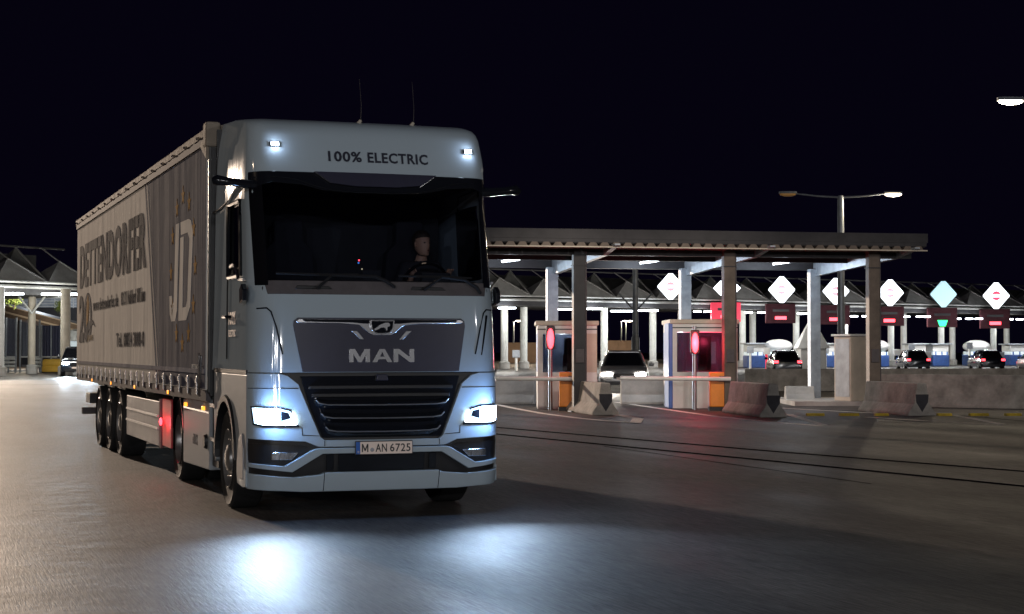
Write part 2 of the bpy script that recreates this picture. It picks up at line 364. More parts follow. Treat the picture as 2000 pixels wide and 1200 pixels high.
def ring(z, yr, nf=26, ns=10):
    CR, CD = crn(z); w_ = lerp_t(WT, z); pts = []
    ys = lerp_t(FT, z) + 0.05 + CD
    left = [(-w_, yr + (ys - yr) * k / ns) for k in range(ns)]
    xs = []
    for k in range(9): xs.append(-(w_ - CR) - CR * math.cos(math.pi / 2 * k / 8))
    m = nf
    for k in range(1, m): xs.append(-(w_ - CR) + 2 * (w_ - CR) * k / m)
    for k in range(9): xs.append((w_ - CR) + CR * math.sin(math.pi / 2 * k / 8))
    front = [(x, fy(x, z)) for x in xs]
    right = [(-x, y) for x, y in left][::-1]
    return [(x, y, z) for x, y in left + front + right]
def patch(poly, off, thick, name, m, parent, surf=fy, step=0.08, bevel=0.006, smooth=25):
    bm = bmesh.new(); bm.faces.new([bm.verts.new((x, 0, z)) for x, z in poly])
    xs = [p[0] for p in poly]; zs = [p[1] for p in poly]
    cuts = [i * step for i in range(int(min(xs) / step) - 1, int(max(xs) / step) + 2) if min(xs) < i * step < max(xs)]
    cuts += [s * v for s in (-1, 1) for v in (1.0, 1.06, 1.1, 1.14, 1.17, 1.19, 1.205, 1.22, 1.23)]
    for c in cuts:
        if min(xs) + .003 < c < max(xs) - .003: bmesh.ops.bisect_plane(bm, geom=bm.verts[:] + bm.edges[:] + bm.faces[:], plane_co=(c, 0, 0), plane_no=(1, 0, 0), dist=1e-5)
    k = math.ceil(min(zs) / 0.1) * 0.1
    while k < max(zs) - .003:
        if k > min(zs) + .003: bmesh.ops.bisect_plane(bm, geom=bm.verts[:] + bm.edges[:] + bm.faces[:], plane_co=(0, 0, k + 0.0007), plane_no=(0, 0, 1), dist=1e-5)
        k += 0.1
    bmesh.ops.triangulate(bm, faces=[f for f in bm.faces if len(f.verts) > 4])
    for v in bm.verts: v.co.y = surf(v.co.x, v.co.z) - off
    ret = bmesh.ops.extrude_face_region(bm, geom=bm.faces[:], use_keep_orig=True)
    for g in ret['geom']:
        if isinstance(g, bmesh.types.BMVert): g.co.y += thick
    bmesh.ops.recalc_face_normals(bm, faces=bm.faces[:])
    me = bpy.data.meshes.new(name); bm.to_mesh(me); bm.free(); me.materials.append(m)
    o = bpy.data.objects.new(name, me); COL.objects.link(o); o.parent = parent
    if bevel:
        b = o.modifiers.new('bevel', 'BEVEL'); b.width = bevel; b.segments = 2; b.limit_method = 'ANGLE'; b.angle_limit = R(50)
    if smooth: smooth_by_angle(me, smooth)
    return o
def mir(poly): return [(-x, z) for x, z in poly][::-1]

TR = thing('tractor_unit', 'grey blue electric tractor unit with lit headlights and black grille, pulling the curtain trailer', 'truck', (-1.22, 15.53, 0), R(19.15))
# upper shell with real openings for the windscreen and door windows
zs = [1.38, 1.42, 1.6, 1.8, 2.0, 2.11, 2.24, 2.32, 2.5, 2.7, 2.9, 3.05, 3.2, 3.28, 3.36, 3.44, 3.5, 3.56, 3.62, 3.66, 3.70, 3.73, 3.76, 3.785, 3.81, 3.835, 3.86, 3.89, 3.93, 3.96, 4.0]
YR = 2.42
rs = [ring(z, YR) for z in zs]; n = len(rs[0]); NS = 10
fs = []
c0, c1 = NS + 5, n - 1 - (NS + 5)
for k in range(len(zs) - 1):
    zm = (zs[k] + zs[k + 1]) / 2
    for i in range(n - 1):
        if 2.24 < zm < 3.2 and c0 <= i < c1: continue                     # windscreen
        if 2.32 < zm < 3.05 and (NS - 5 <= i < NS - 1 or n - 1 - (NS - 1) <= i < n - 1 - (NS - 5)): continue   # door windows
        fs.append((k * n + i, k * n + i + 1, (k + 1) * n + i + 1, (k + 1) * n + i))
fs.append(tuple((len(zs) - 1) * n + i for i in range(n)))
body = MB(); body.v = [p for r in rs for p in r]; body.f = fs
cab = body.build('cab_body', M['paint'], TR, 30)

MB().b2(-1.15, 1.15, 2.215, 2.26, 1.3, 3.9).build('cab_rear_wall', M['black'], TR)
def ring_pt(i, z): return Vector(ring(z, YR)[i])
# windscreen glass
g = MB(); gz = [2.235, 2.5, 2.8, 3.0, 3.205]
def shrink(v, a): return v + Vector((-0.0 * v.x, a, 0))
g.rings([[shrink(ring_pt(i, z), 0.012) for i in range(c0, c1 + 1)] for z in gz], cap=False, close=False)
g.build('windscreen', M['windshield'], TR, 60)
# black windscreen surround (proud of shell)
xg = abs(ring_pt(c0, 2.24).x)
def fr(poly, name='windscreen_surround', off=0.008, th=0.02, m=None): return patch(poly, off, th, name, m or M['gblack'], TR, bevel=0.003)
fr([(-xg - .07, 2.2), (-xg + .035, 2.2), (-xg + .012, 3.2), (-xg - .09, 3.25)], m=M['matt_black'])
fr([(xg - .035, 2.2), (xg + .07, 2.2), (xg + .09, 3.25), (xg - .012, 3.2)])
top = [(-1.19, 3.295), (-1.19, 3.13), (-1.0, 3.19), (-.72, 3.17), (-.50, 3.12), (-.3, 3.105), (.3, 3.105), (.50, 3.12), (.72, 3.17), (1.0, 3.19), (1.19, 3.13), (1.19, 3.295)]
fr(top, off=0.014, th=0.03)
patch([(-.60, 3.30), (-.44, 3.19), (-.2, 3.165), (.2, 3.165), (.46, 3.19), (.62, 3.30)], 0.05, 0.045, 'sun_visor', M['slate'], TR)
MB().tube([(x, fy(x, z) - 0.02, z) for x, z in [(-1.16, 3.235), (-.98, 3.245), (-.78, 3.225), (-.58, 3.16), (-.42, 3.125), (-.2, 3.11), (.2, 3.11), (.42, 3.125), (.58, 3.16), (.78, 3.225), (.98, 3.245), (1.16, 3.235)]], 0.010, 8).build('windscreen_trim', M['gblack'], TR, True)
# cowl below the glass, wipers
patch([(-1.07, 2.115), (1.07, 2.115), (1.10, 2.245), (-1.10, 2.245)], 0.006, 0.02, 'cowl_panel', M['cowl'], TR)
for px, s in ((-.62, 1), (.50, 1)):
    patch([(px - .2, 2.165), (px + .16, 2.165), (px + .12, 2.195), (px - .18, 2.20)], 0.012, 0.012, 'cowl_vent', M['black'], TR)
def on_front(pts, off): return [(x, fy(x, z) - off, z) for x, z in pts]
for a, b in (((-.62, 2.17), (-.22, 2.31)), ((.42, 2.17), (.92, 2.29))):
    w1 = MB().tube(on_front([a, ((a[0] + b[0]) / 2 - .05, 2.30), b], 0.045), [0.016, 0.012, 0.010], 6).build('wiper', M['black'], TR, True)
for pts in ([(-1.0, 2.31), (-.5, 2.30), (-.05, 2.29), (.05, 2.25), (.14, 2.19)], [(.18, 2.30), (.62, 2.295), (.85, 2.27), (.97, 2.2), (1.01, 2.14)]):
    MB().tube(on_front(pts, 0.04), [.012, .016, .018, .018, .016], 6).build('wiper', M['black'], TR, True)
# side glass and trims
for side in (-1, 1):
    g = MB(); idx = list(range(NS - 5, NS)); 
    g.rings([[Vector(((ring_pt(i, z).x + 0.012) * -side, ring_pt(i, z).y, z)) for i in idx] for z in (2.325, 2.6, 2.85, 3.045)], cap=False, close=False)
    g.build('door_window', M['sideglass'], TR, 60)
    def sp(i, z, o=0.01): v = ring_pt(i, z); return Vector(((v.x - o) * -side, v.y, z))
    loop = [sp(NS - 5, z) for z in (2.32, 2.5, 2.7, 2.9, 3.05)] + [sp(i, 3.05) for i in range(NS - 4, NS)] + [sp(NS - 1, z) for z in (2.9, 2.7, 2.5, 2.32)] + [sp(i, 2.32) for i in range(NS - 2, NS - 6, -1)]
    MB().tube(loop, 0.022, 6, False).build('window_seal', M['gblack'], TR, True)
    sx = side
    # chrome-edged waist line with the kink below the window
    MB().tube([(sx * 1.235, 1.30, 2.42), (sx * 1.245, 1.10, 2.43), (sx * 1.25, .95, 2.41), (sx * 1.25, .72, 2.27), (sx * 1.245, .48, 2.26)], 0.016, 6).build('waist_trim', M['chrome'], TR, True)
    # door shut lines
    MB().tube([(sx * 1.238, 1.48, 1.5), (sx * 1.232, 1.50, 2.2), (sx * 1.205, 1.52, 3.0), (sx * 1.19, 1.45, 3.2), (sx * 1.19, .85, 3.22)], 0.007, 5).build('door_gap', M['gblack'], TR)
    hdl = MB().tube([(sx * 1.24, 1.42, 1.92), (sx * 1.29, 1.40, 1.92), (sx * 1.29, 1.22, 1.92), (sx * 1.24, 1.20, 1.92)], 0.016, 6).build('door_handle', M['gblack'], TR, True)
    # roof side rail and drip moulding
    MB().tube([(sx * 1.19, 2.2, 3.02), (sx * 1.20, 1.7, 3.06), (sx * 1.215, 1.2, 3.16), (sx * 1.215, .75, 3.22)], 0.02, 6).build('drip_rail', M['paint'], TR, True)
    # camera mirror arm
    MB().tube([(sx * 1.10, .50, 3.17), (sx * 1.22, .48, 3.17), (sx * 1.38, .46, 3.185), (sx * 1.50, .48, 3.20), (sx * 1.535, .50, 3.19)], [.055, .045, .040, .052, .035], 10).build('camera_mirror', M['gblack'], TR, True)
    # lower kerb mirror housing
    MB().rings([[(sx * (1.235 + a), .42 + b, 2.12 + c) for b, c in ((-.09, -.06), (.07, -.09), (.09, .05), (-.02, .10), (-.10, .04))] for a in (0, .05)]).build('kerb_camera', M['gblack'], TR, bevel=0.01)
    # side air deflector behind the cab
    MB().tube([(sx * 1.236, 2.40, 3.05), (sx * 1.222, 2.05, 3.06), (sx * 1.215, 1.6, 3.10)], 0.010, 6).build('deflector_seam', M['black'], TR, True)
    MB().prism([(2.41, 1.35), (2.50, 1.35), (2.47, 3.9), (2.41, 3.94)], 'X', sx * 1.15, sx * 1.20).build('deflector_edge', M['black'], TR)
    # fender and lower side body with the wheel arch
    arc = [(1.5 + .63 * math.cos(t), .50 + .63 * math.sin(t)) for t in [R(a) for a in range(188, -12, -8)]]
    poly = [(.33, .30), (.55, .28), (.83, .30)] + arc + [(2.20, .42), (2.28, .9), (2.28, 1.36), (.33, 1.36)]
    MB().prism(poly, 'X', sx * 1.0, sx * 1.24).build('fender', M['fairing'], TR, bevel=0.012)
    MB().prism([(1.5 + r_ * math.cos(t), .50 + r_ * math.sin(t)) for r_, ts in ((.63, range(178, -4, -8)), (.575, range(-2, 180, 8))) for t in [R(a) for a in ts]], 'X', sx * .95, sx * 1.265).build('wheel_arch', M['black'], TR)
    MB().b2(min(sx * .9, sx * 1.0), max(sx * .9, sx * 1.0), .6, 2.3, .55, 1.36).build('arch_liner', M['black'], TR)
    # recessed entry step panel at bumper side
    MB().prism([(.45, .36), (.74, .36), (.80, .48), (.70, .74), (.52, .80), (.45, .66)], 'X', sx * 1.235, sx * 1.252).build('step_cover', M['alu'], TR, bevel=0.008)
    MB().b2(min(sx * 1.18, sx * 1.245), max(sx * 1.18, sx * 1.245), .34, 2.28, 1.362, 1.40).build('cab_gap_seal', M['black'], TR)
# dark front carrier, body coloured panels on it
patch([(-1.23, .32), (1.23, .32), (1.235, 1.385), (-1.235, 1.385)], -0.045, 0.03, 'bumper_carrier', M['black'], TR, bevel=0)
U = [(-1.238, 1.372), (-.98, 1.372), (-.90, 1.35), (-.80, 1.27), (-.72, 1.07), (-.60, .78), (-.56, .745), (.56, .745), (.60, .78), (.72, 1.07), (.80, 1.27), (.90, 1.35), (.98, 1.372), (1.238, 1.372),
     (1.236, .76), (.74, .735), (.63, .69), (.60, .683), (-.60, .683), (-.63, .69), (-.74, .735), (-1.236, .76)]
patch(U, 0.0, 0.05, 'front_fascia', M['paint'], TR, bevel=0.010)
CH = [(-1.232, .535), (-.93, .51), (-.66, .665), (-.62, .672), (.62, .672), (.66, .665), (.93, .51), (1.232, .535), (1.232, .495), (.86, .452), (.58, .620), (-.58, .620), (-.86, .452), (-1.232, .495)]
patch(CH, 0.025, 0.07, 'bumper_chevron', M['paint'], TR, bevel=0.012)
LP = [(-1.230, .435), (-.84, .405), (-.6, .425), (-.55, .445), (.55, .445), (.6, .425), (.84, .405), (1.230, .435), (1.228, .285), (.95, .275), (.75, .262), (-.75, .262), (-.95, .275), (-1.228, .285)]
patch(LP, 0.03, 0.09, 'bumper_lip', M['paint'], TR, bevel=0.014)
for sx in (-1, 1):   # bumper side returns
    MB().prism([(.33, .30), (.60, .29), (.76, .36), (.80, .5), (.50, .5), (.33, .46)], 'X', sx * 1.12, sx * 1.246).build('bumper_end', M['paint'], TR, bevel=0.01)
patch([(-.42, .45), (.42, .45), (.42, .615), (-.42, .615)], -0.02, 0.02, 'tow_cover', M['gblack'], TR)
for x in (-.50, .50): patch([(x - .035, .46), (x + .035, .46), (x + .035, .61), (x - .035, .61)], -0.015, 0.02, 'grille_strut', M['gblack'], TR)
# panel lines
for x in (-.56, .56):
    patch([(x - .003, .69), (x + .003, .69), (x + .003, .742), (x - .003, .742)], 0.0025, 0.004, 'panel_gap', M['gblack'], TR, bevel=0)
    patch([(x - .003, .268), (x + .003, .268), (x + .003, .442), (x - .003, .442)], 0.0325, 0.004, 'panel_gap', M['gblack'], TR, bevel=0)
for sx in (-1, 1):
    pl = [(1.23, 1.235), (1.23, 1.229), (.80, 1.228), (.80, 1.235)]
    patch([(sx * a, b) for a, b in pl], 0.0025, 0.004, 'panel_gap', M['gblack'], TR, bevel=0)
    pl = [(.61, .785), (.615, .79), (.765, .80), (.77, .87), (.775, .87), (.771, .793)]
    patch([(sx * a, b) for a, b in pl], 0.0025, 0.004, 'panel_gap', M['gblack'], TR, bevel=0)
# main grille: deep black box with chrome-tipped slats
patch([(-.78, 1.345), (-.70, 1.07), (-.58, .77), (.58, .77), (.70, 1.07), (.78, 1.345)], -0.012, 0.02, 'grille', M['gblack'], TR)
for z, hw in ((1.08, .635), (.956, .59), (.83, .55)):
    pts = [(-hw - .01, z + .045), (-hw + .02, z + .014), (-hw + .10, z), (-hw * .5, z - .004), (0, z - .006), (hw * .5, z - .004), (hw - .10, z), (hw - .02, z + .014), (hw + .01, z + .045)]
    sl = MB().rings([[(x, fy(x, zz) - a, zz + b) for a, b in ((-.005, -.045), (.030, -.020), (.045, 0), (.030, .014), (-.005, .040))] for x, zz in pts]).build('grille_slat', M['gblack'], TR, 60)
    MB().tube([(x, fy(x, zz) - .046, zz - .002) for x, zz in pts], 0.0065, 6).build('slat_trim', M['trim'], sl, True)
for z, hw in ((1.24, .70), (1.165, .67)): MB().b2(-hw, hw, fy(0, z) - .002, fy(0, z) + .05, z - .018, z + .018).build('upper_slat', M['black'], TR, bevel=.006)
patch([(-.06, 1.30), (.06, 1.30), (.05, 1.36), (-.05, 1.36)], 0.02, 0.03, 'front_radar', M['slate'], TR)
# upper slate panel, chrome wing, emblem
SP = [(-.80, 1.895), (-.84, 1.865), (-.845, 1.82), (-.76, 1.385), (.77, 1.385), (.84, 1.82), (.835, 1.865), (.80, 1.895)]
patch(SP, 0.010, 0.02, 'front_panel', M['slate'], TR)
WG = [(-.83, 1.855), (-.79, 1.885), (.79, 1.885), (.83, 1.855), (.79, 1.845), (.40, 1.84), (.22, 1.825), (.12, 1.745), (.08, 1.728), (-.08, 1.728), (-.12, 1.745), (-.22, 1.825), (-.40, 1.84), (-.79, 1.845)]
wing = patch(WG, 0.020, 0.02, 'chrome_wing', M['chrome'], TR, bevel=0.006)
patch([(-.76, 1.878), (.76, 1.878), (.74, 1.856), (.30, 1.852), (.17, 1.84), (-.17, 1.84), (-.30, 1.852), (-.74, 1.856)], 0.026, 0.01, 'wing_inlay', M['gblack'], TR, bevel=0.002)
for sx in (-1, 1):
    patch([(sx * .30, 1.775), (sx * .24, 1.775), (sx * .17, 1.69), (sx * .21, 1.69)], 0.018, 0.01, 'wing_foot', M['satin'], TR)
shield = [(-.125, 1.875), (.125, 1.875), (.115, 1.80), (.085, 1.755), (.05, 1.742), (-.05, 1.742), (-.085, 1.755), (-.115, 1.80)]
em = patch(shield, 0.034, 0.014, 'emblem', M['chrome'], TR, bevel=0.004)
patch([(x * .88, 1.81 + (z - 1.81) * .86) for x, z in shield], 0.040, 0.008, 'emblem_field', M['gblack'], em, bevel=0)
lion = [(-.075, 1.775), (-.045, 1.785), (-.02, 1.80), (.005, 1.805), (.03, 1.80), (.035, 1.775), (.045, 1.775), (.05, 1.81), (.07, 1.815), (.075, 1.835), (.06, 1.85), (.03, 1.85), (.0, 1.838), (-.03, 1.828), (-.05, 1.808), (-.08, 1.79)]
patch(lion, 0.046, 0.006, 'lion_figure', M['chrome'], em, bevel=0)

def text_mesh(txt, x0, x1, z0, z1, fn, name, m, parent, bold=0.0, thick=0.004, shear=0.0):
    """text fitted to the box x0..x1, z0..z1; fn(u, v, t) gives the 3-D point"""
    c = bpy.data.curves.new('t', 'FONT'); c.body = txt; c.size = 1; c.offset = bold; c.extrude = 0.5; c.resolution_u = 3; c.shear = shear; c.space_character = 1.10
    ob = bpy.data.objects.new('t', c); COL.objects.link(ob)
    bpy.context.view_layer.update()
    me = bpy.data.meshes.new_from_object(ob.evaluated_get(bpy.context.evaluated_depsgraph_get()))
    bpy.data.objects.remove(ob); bpy.data.curves.remove(c)
    xs = [v.co.x for v in me.vertices]; ys = [v.co.y for v in me.vertices]
    ax, bx, ay, by = min(xs), max(xs), min(ys), max(ys)
    for v in me.vertices:
        v.co = fn(x0 + (v.co.x - ax) / (bx - ax) * (x1 - x0), z0 + (v.co.y - ay) / (by - ay) * (z1 - z0), v.co.z * thick)
    bm = bmesh.new(); bm.from_mesh(me); bmesh.ops.recalc_face_normals(bm, faces=bm.faces[:]); bm.to_mesh(me); bm.free()
    me.name = name; me.materials.clear(); me.materials.append(m)
    o = bpy.data.objects.new(name, me); COL.objects.link(o); o.parent = parent; return o
def front_fn(off): return lambda u, v, t: Vector((u, fy(u, v) - off - t, v))
# manufacturer's letters as broad chrome polygons
def letters_man():
    b = MB()
    def L(poly, x0): 
        pts = [(x0 + u * .195, 1.475 + v * .125) for u, v in poly]
        bm = bmesh.new(); bm.faces.new([bm.verts.new((x, 0, z)) for x, z in pts]); bmesh.ops.triangulate(bm, faces=bm.faces[:])
        n0 = len(pts)
        vs = [(v.co.x, fy(v.co.x, v.co.z) - .026, v.co.z) for v in bm.verts]; bm.verts.index_update()
        fs = [tuple(v.index for v in f.verts) for f in bm.faces]
        b.add(vs + [(x, y + .02, z) for x, y, z in vs], fs + [(i, (i + 1) % n0, (i + 1) % n0 + n0, i + n0) for i in range(n0)]); bm.free()
    Mp = [(0, 0), (.18, 0), (.18, .62), (.42, 0), (.58, 0), (.82, .62), (.82, 0), (1, 0), (1, 1), (.74, 1), (.5, .38), (.26, 1), (0, 1)]
    Ap = [(0, 0), (.22, 0), (.29, .2), (.71, .2), (.78, 0), (1, 0), (.64, 1), (.56, 1), (.63, .42), (.37, .42), (.56, .99), (.5, 1), (.36, 1)]
    Ap = [(0, 0), (.24, 0), (.32, .22), (.68, .22), (.76, 0), (1, 0), (.63, 1), (.501, 1), (.501, .78), (.62, .42), (.38, .42), (.499, .78), (.499, 1), (.37, 1)]
    Np = [(0, 0), (.19, 0), (.19, .66), (.76, 0), (1, 0), (1, 1), (.81, 1), (.81, .34), (.24, 1), (0, 1)]
    L(Mp, -.315); L(Ap, -.0975); L(Np, .12)
    return b.build('brand_letters', M['chrome'], TR)
letters_man()
for w_, a, b_ in (('100%', -.445, -.115), ('ELECTRIC', -.055, .555)): text_mesh(w_, a, b_, 3.41, 3.515, front_fn(.006), 'slogan_lettering', M['navy_ink'], TR, bold=0.025, thick=0.006)
# deflector slots on the cheeks of the upper panel
for sx in (-1, 1):
    MB().tube([(sx * x, fy(x, z) - .004, z) for x, z in ((1.16, 1.98), (1.08, 1.985), (1.045, 1.95), (1.00, 1.80), (.945, 1.55))], 0.008, 6).build('cheek_seam', M['gblack'], TR, True)
patch([(1.07, 1.93), (1.10, 1.93), (1.02, 1.54), (1.005, 1.54)], 0.003, 0.01, 'cheek_slot', M['gblack'], TR)
# headlights
HL = [(-1.215, 1.065), (-1.0, 1.062), (-.875, 1.03), (-.80, .885), (-.80, .870), (-1.12, .872), (-1.20, .89)]
for s in (-1, 1):
    q = (lambda p: p) if s < 0 else mir
    hl = patch(q(HL), 0.012, 0.03, 'headlight', M['gblack'], TR)
    inner = [(-1.205, 1.05), (-1.0, 1.048), (-.885, 1.02), (-.82, .90), (-1.11, .892), (-1.19, .905)]
    patch(q(inner), 0.016, 0.01, 'reflector', M['headdim'], hl, bevel=0)
    patch(q([(-1.19, 1.04), (-1.04, 1.04), (-1.00, 1.01), (-.99, .925), (-1.15, .92), (-1.185, .94)]), 0.024, 0.01, 'beam_lens', M['head'], hl, bevel=0)
    patch(q([(-1.17, .905), (-1.12, .895), (-.83, .893), (-.845, .915), (-1.11, .915)]), 0.022, 0.01, 'running_light', M['drl'], hl, bevel=0)
    patch(q([(-.97, 1.02), (-.90, 1.005), (-.88, .955), (-.97, .93)]), 0.022, 0.008, 'dark_module', M['gblack'], hl, bevel=0)
    patch(q([(-.865, 1.01), (-.85, 1.01), (-.815, .90), (-.83, .90)]), 0.024, 0.008, 'running_light', M['drl'], hl, bevel=0)
    # lamp beams, plus an added blue lamp imitating the glare halo on the bodywork
    loc = (s * 1.08, fy(1.08, .98) - 0.10, .98)
    o = spot(loc, (s * 1.0 - .3, -9, -1.2), 230, (0.52, 0.72, 1.0), 84, 0.9, 0.07, 'headlamp_beam'); o.parent = TR
    o = spot(loc, (s * 1.08 - .30, -8.8, -.30), 120 if s < 0 else 95, (0.62, 0.80, 1.0), 72, 1.0, 0.12, 'headlamp_beam'); o.parent = TR
    o = lamp((s * 1.06, fy(1.06, .98) - 0.11, .99), 15, (0.28, 0.52, 1.0), 0.05, 'headlamp_halo_fill'); o.parent = TR
    # fog lamp recess
    fog = patch(q([(-1.228, .72), (-.74, .70), (-.70, .68), (-.93, .535), (-1.228, .555)]), -0.03, 0.02, 'fog_lamp_recess', M['black'], TR)
    fl = patch(q([(-1.05, .64), (-.80, .635), (-.86, .565), (-1.05, .565)]), -0.008, 0.02, 'fog_lamp', M['chrome'], TR)
    for k in range(5):
        x = -1.03 + k * .042
        patch(q([(x, .57), (x + .012, .57), (x + .026, .63), (x + .010, .63)]), -0.004, 0.006, 'lamp_facet', M['satin' if k % 2 else 'lens'], fl, bevel=0)
# roof lamps, antennas, horn
for x in (-.955, .985):
    rl = patch([(x - .05, 3.545), (x + .05, 3.545), (x + .05, 3.585), (x - .05, 3.585)], 0.025, 0.04, 'roof_lamp', M['gblack'], TR)
    patch([(x - .034, 3.548), (x + .034, 3.548), (x + .034, 3.582), (x - .034, 3.582)], 0.031, 0.01, 'lamp_led', M['roofled'], rl, bevel=0)
    o = lamp((x, fy(x, 3.56) - .055, 3.565), 0.9, (0.6, 0.75, 1.0), 0.02, 'roof_lamp_spill'); o.parent = TR
MB().lathe([(-.03, .02), (0, .085), (.05, .10), (.13, .075), (.15, .02)], (1.16, .75, 3.42), 'Y', 14, True).build('beacon', M['satin'], TR, True)
MB().lathe([(-.03, .01), (0, .03), (.05, .03), (.08, .01)], (1.13, .65, 3.56), 'Y', 10, True).build('air_horn', M['satin'], TR, True)
for x, y in ((-.02, .95), (.53, .95)):
    a = MB().tube([(x, y, 3.82), (x + .01, y, 3.87), (x + .03, y, 3.90)], [.028, .022, .015], 8).build('antenna_base', M['cream'], TR, True)
    MB().tube([(x + .03, y, 3.89), (x + .035, y, 4.05), (x + .02, y + .02, 4.32)], [.005, .003, .002], 6).build('antenna', M['dsteel'], TR, True)
# number plate
pl = MB(); yp = fy(.27, .67) - .05
pl.b2(-.28, .28, yp, yp + .02, .605, .735); np_ = pl.build('number_plate', M['ink'], TR, bevel=0.006)
MB().b2(-.233, .272, yp - .004, yp + .004, .613, .727).build('plate_face', M['plate'], np_)
MB().b2(-.272, -.233, yp - .004, yp + .004, .613, .727).build('euro_band', M['plateblue'], np_)
flat = lambda u, v, t: Vector((u, yp - .006 - t, v))
MB().prism([(-.218 + u * .062, .632 + v * .076) for u, v in ((0, 0), (.17, 0), (.17, .66), (.44, .12), (.56, .12), (.83, .66), (.83, 0), (1, 0), (1, 1), (.82, 1), (.5, .38), (.18, 1), (0, 1))], 'Y', yp - .009, yp - .006).build('plate_lettering', M['ink'], np_)
text_mesh('AN', -.085, .025, .632, .708, flat, 'plate_lettering', M['ink'], np_, 0.012, .002)
text_mesh('6725', .055, .255, .632, .708, flat, 'plate_lettering', M['ink'], np_, 0.012, .002)
text_mesh('D', -.258, -.243, .625, .643, flat, 'plate_lettering', M['plate'], np_, 0.01, .002)
MB().lathe([(0, .019), (-.003, .019), (-.004, .012)], (-.118, yp - .004, .652), 'Y', 16, True).build('plate_seal', M['alu'], np_)
# door decal
side_fn = lambda X: (lambda u, v, t: Vector((X - t, -u, v)))
text_mesh('100%', -1.36, -.96, 1.84, 1.97, side_fn(-1.240), 'door_lettering', M['plate'], TR, 0.02, .002)
text_mesh('ELECTRIC', -1.36, -.96, 1.72, 1.79, side_fn(-1.240), 'door_lettering', M['plate'], TR, 0.02, .002)

# wheels --------------------------------------------------------------
def wheel(parent, x, y, sgn, r=.50, wd=.30, deep=.03):
    prof = [(0, r * .58), (0.015, r * .62), (.02, r * .80), (.0, r * .93), (.02, r * .985), (.05, r), (wd * .5, r * 1.0), (wd - .05, r), (wd - .02, r * .985), (wd, r * .93), (wd, r * .55)]
    b = MB(); b.lathe([(sgn * (a), q) for a, q in prof], (x, y, r), 'X', 48)
    # tread grooves
    ty = b.build('wheel', M['rubber'], parent, 30)
    rb = MB(); rb.lathe([(sgn * a, q) for a, q in ((.008, r * .60), (.0, r * .585), (.02, r * .56), (deep + .03, r * .52), (deep + .05, r * .46), (deep + .035, r * .30), (deep - .01, r * .27), (deep - .03, r * .25), (deep - .05, r * .12), (deep - .05, .01))], (x, y, r), 'X', 40)
    rim = rb.build('rim', M['rim'], ty, 30)
    nb = MB()
    for k in range(10):
        t = 2 * math.pi * k / 10; nb.lathe([(sgn * (deep + .04), .014), (sgn * (deep - .005), .014), (sgn * (deep - .012), .006)], (x, y + r * .385 * math.cos(t), r + r * .385 * math.sin(t)), 'X', 6, True)
    nb.build('wheel_nuts', M['chrome'], rim)
    hb = MB()
    for k in range(10):
        t = 2 * math.pi * (k + .5) / 10; hb.lathe([(sgn * (deep + .0475), .028), (sgn * (deep + .043), .026)], (x, y + r * .46 * math.cos(t), r + r * .46 * math.sin(t)), 'X', 10, True)
    hb.build('hand_holes', M['black'], rim)
    return ty
for s in (-1, 1):
    wheel(TR, s * 1.22, 1.52, -s)
    wheel(TR, s * 1.22, 5.2, -s, deep=.14); wheel(TR, s * .88, 5.2, -s, deep=.05)
MB().tube([(-1.1, 1.52, .5), (1.1, 1.52, .5)], .08).build('front_axle', M['black'], TR)
MB().tube([(-.9, 5.2, .5), (.9, 5.2, .5)], .12).build('drive_axle', M['black'], TR)
MB().b2(-.45, -.36, .6, 6.1, .72, .98).b2(.36, .45, .6, 6.1, .72, .98).build('chassis_frame', M['black'], TR)
MB().b2(-.5, .5, 4.0, 5.1, .98, 1.12).build('fifth_wheel', M['black'], TR)
# battery box with side fairing
for s in (-1, 1):
    fa = MB().prism([(2.62, .30), (4.62, .26), (4.64, 1.02), (2.62, 1.10)], 'X', s * 1.05, s * 1.235).build('side_fairing', M['fairing'], TR, bevel=0.015)
    MB().b2(min(s * 1.236, s * 1.24), max(s * 1.236, s * 1.24), 2.64, 4.6, .905, .925).build('fairing_groove', M['gblack'], fa)
    for y in (2.98, 4.35):
        MB().b2(min(s * 1.235, s * 1.262), max(s * 1.235, s * 1.262), y - .05, y + .05, .93, .975).build('marker_light', M['amber'], TR, bevel=0.006)
    MB().lathe([(s * 1.235, .085), (s * 1.27, .07)], (0, 2.80, .60), 'X', 14, True).build('fairing_knob', M['black'], TR)
    MB().b2(min(s * .55, s * 1.04), max(s * .55, s * 1.04), 2.65, 4.6, .34, 1.05).build('battery_box', M['black'], TR)
    MB().prism([(5.2 + q * math.cos(t), .5 + q * math.sin(t)) for q, ts in ((.62, range(170, 8, -9)), (.57, range(10, 172, 9))) for t in [R(a) for a in ts]], 'X', s * .6, s * 1.24).build('rear_mudguard', M['black'], TR)
    MB().b2(min(s * 1.0, s * 1.2), max(s * 1.0, s * 1.2), 2.2, 2.62, .35, 1.1).build('step_box', M['black'], TR)
    MB().b2(min(s * 1.16, s * 1.235), max(s * 1.16, s * 1.235), 2.18, 2.60, .62, .66).b2(min(s * 1.16, s * 1.235), max(s * 1.16, s * 1.235), 2.18, 2.60, .98, 1.02).build('cab_step', M['satin'], TR)
text_mesh('eTRUCK', -3.85, -3.45, .52, .64, side_fn(-1.236), 'fairing_lettering', M['cowl'], TR, 0.01, .002)
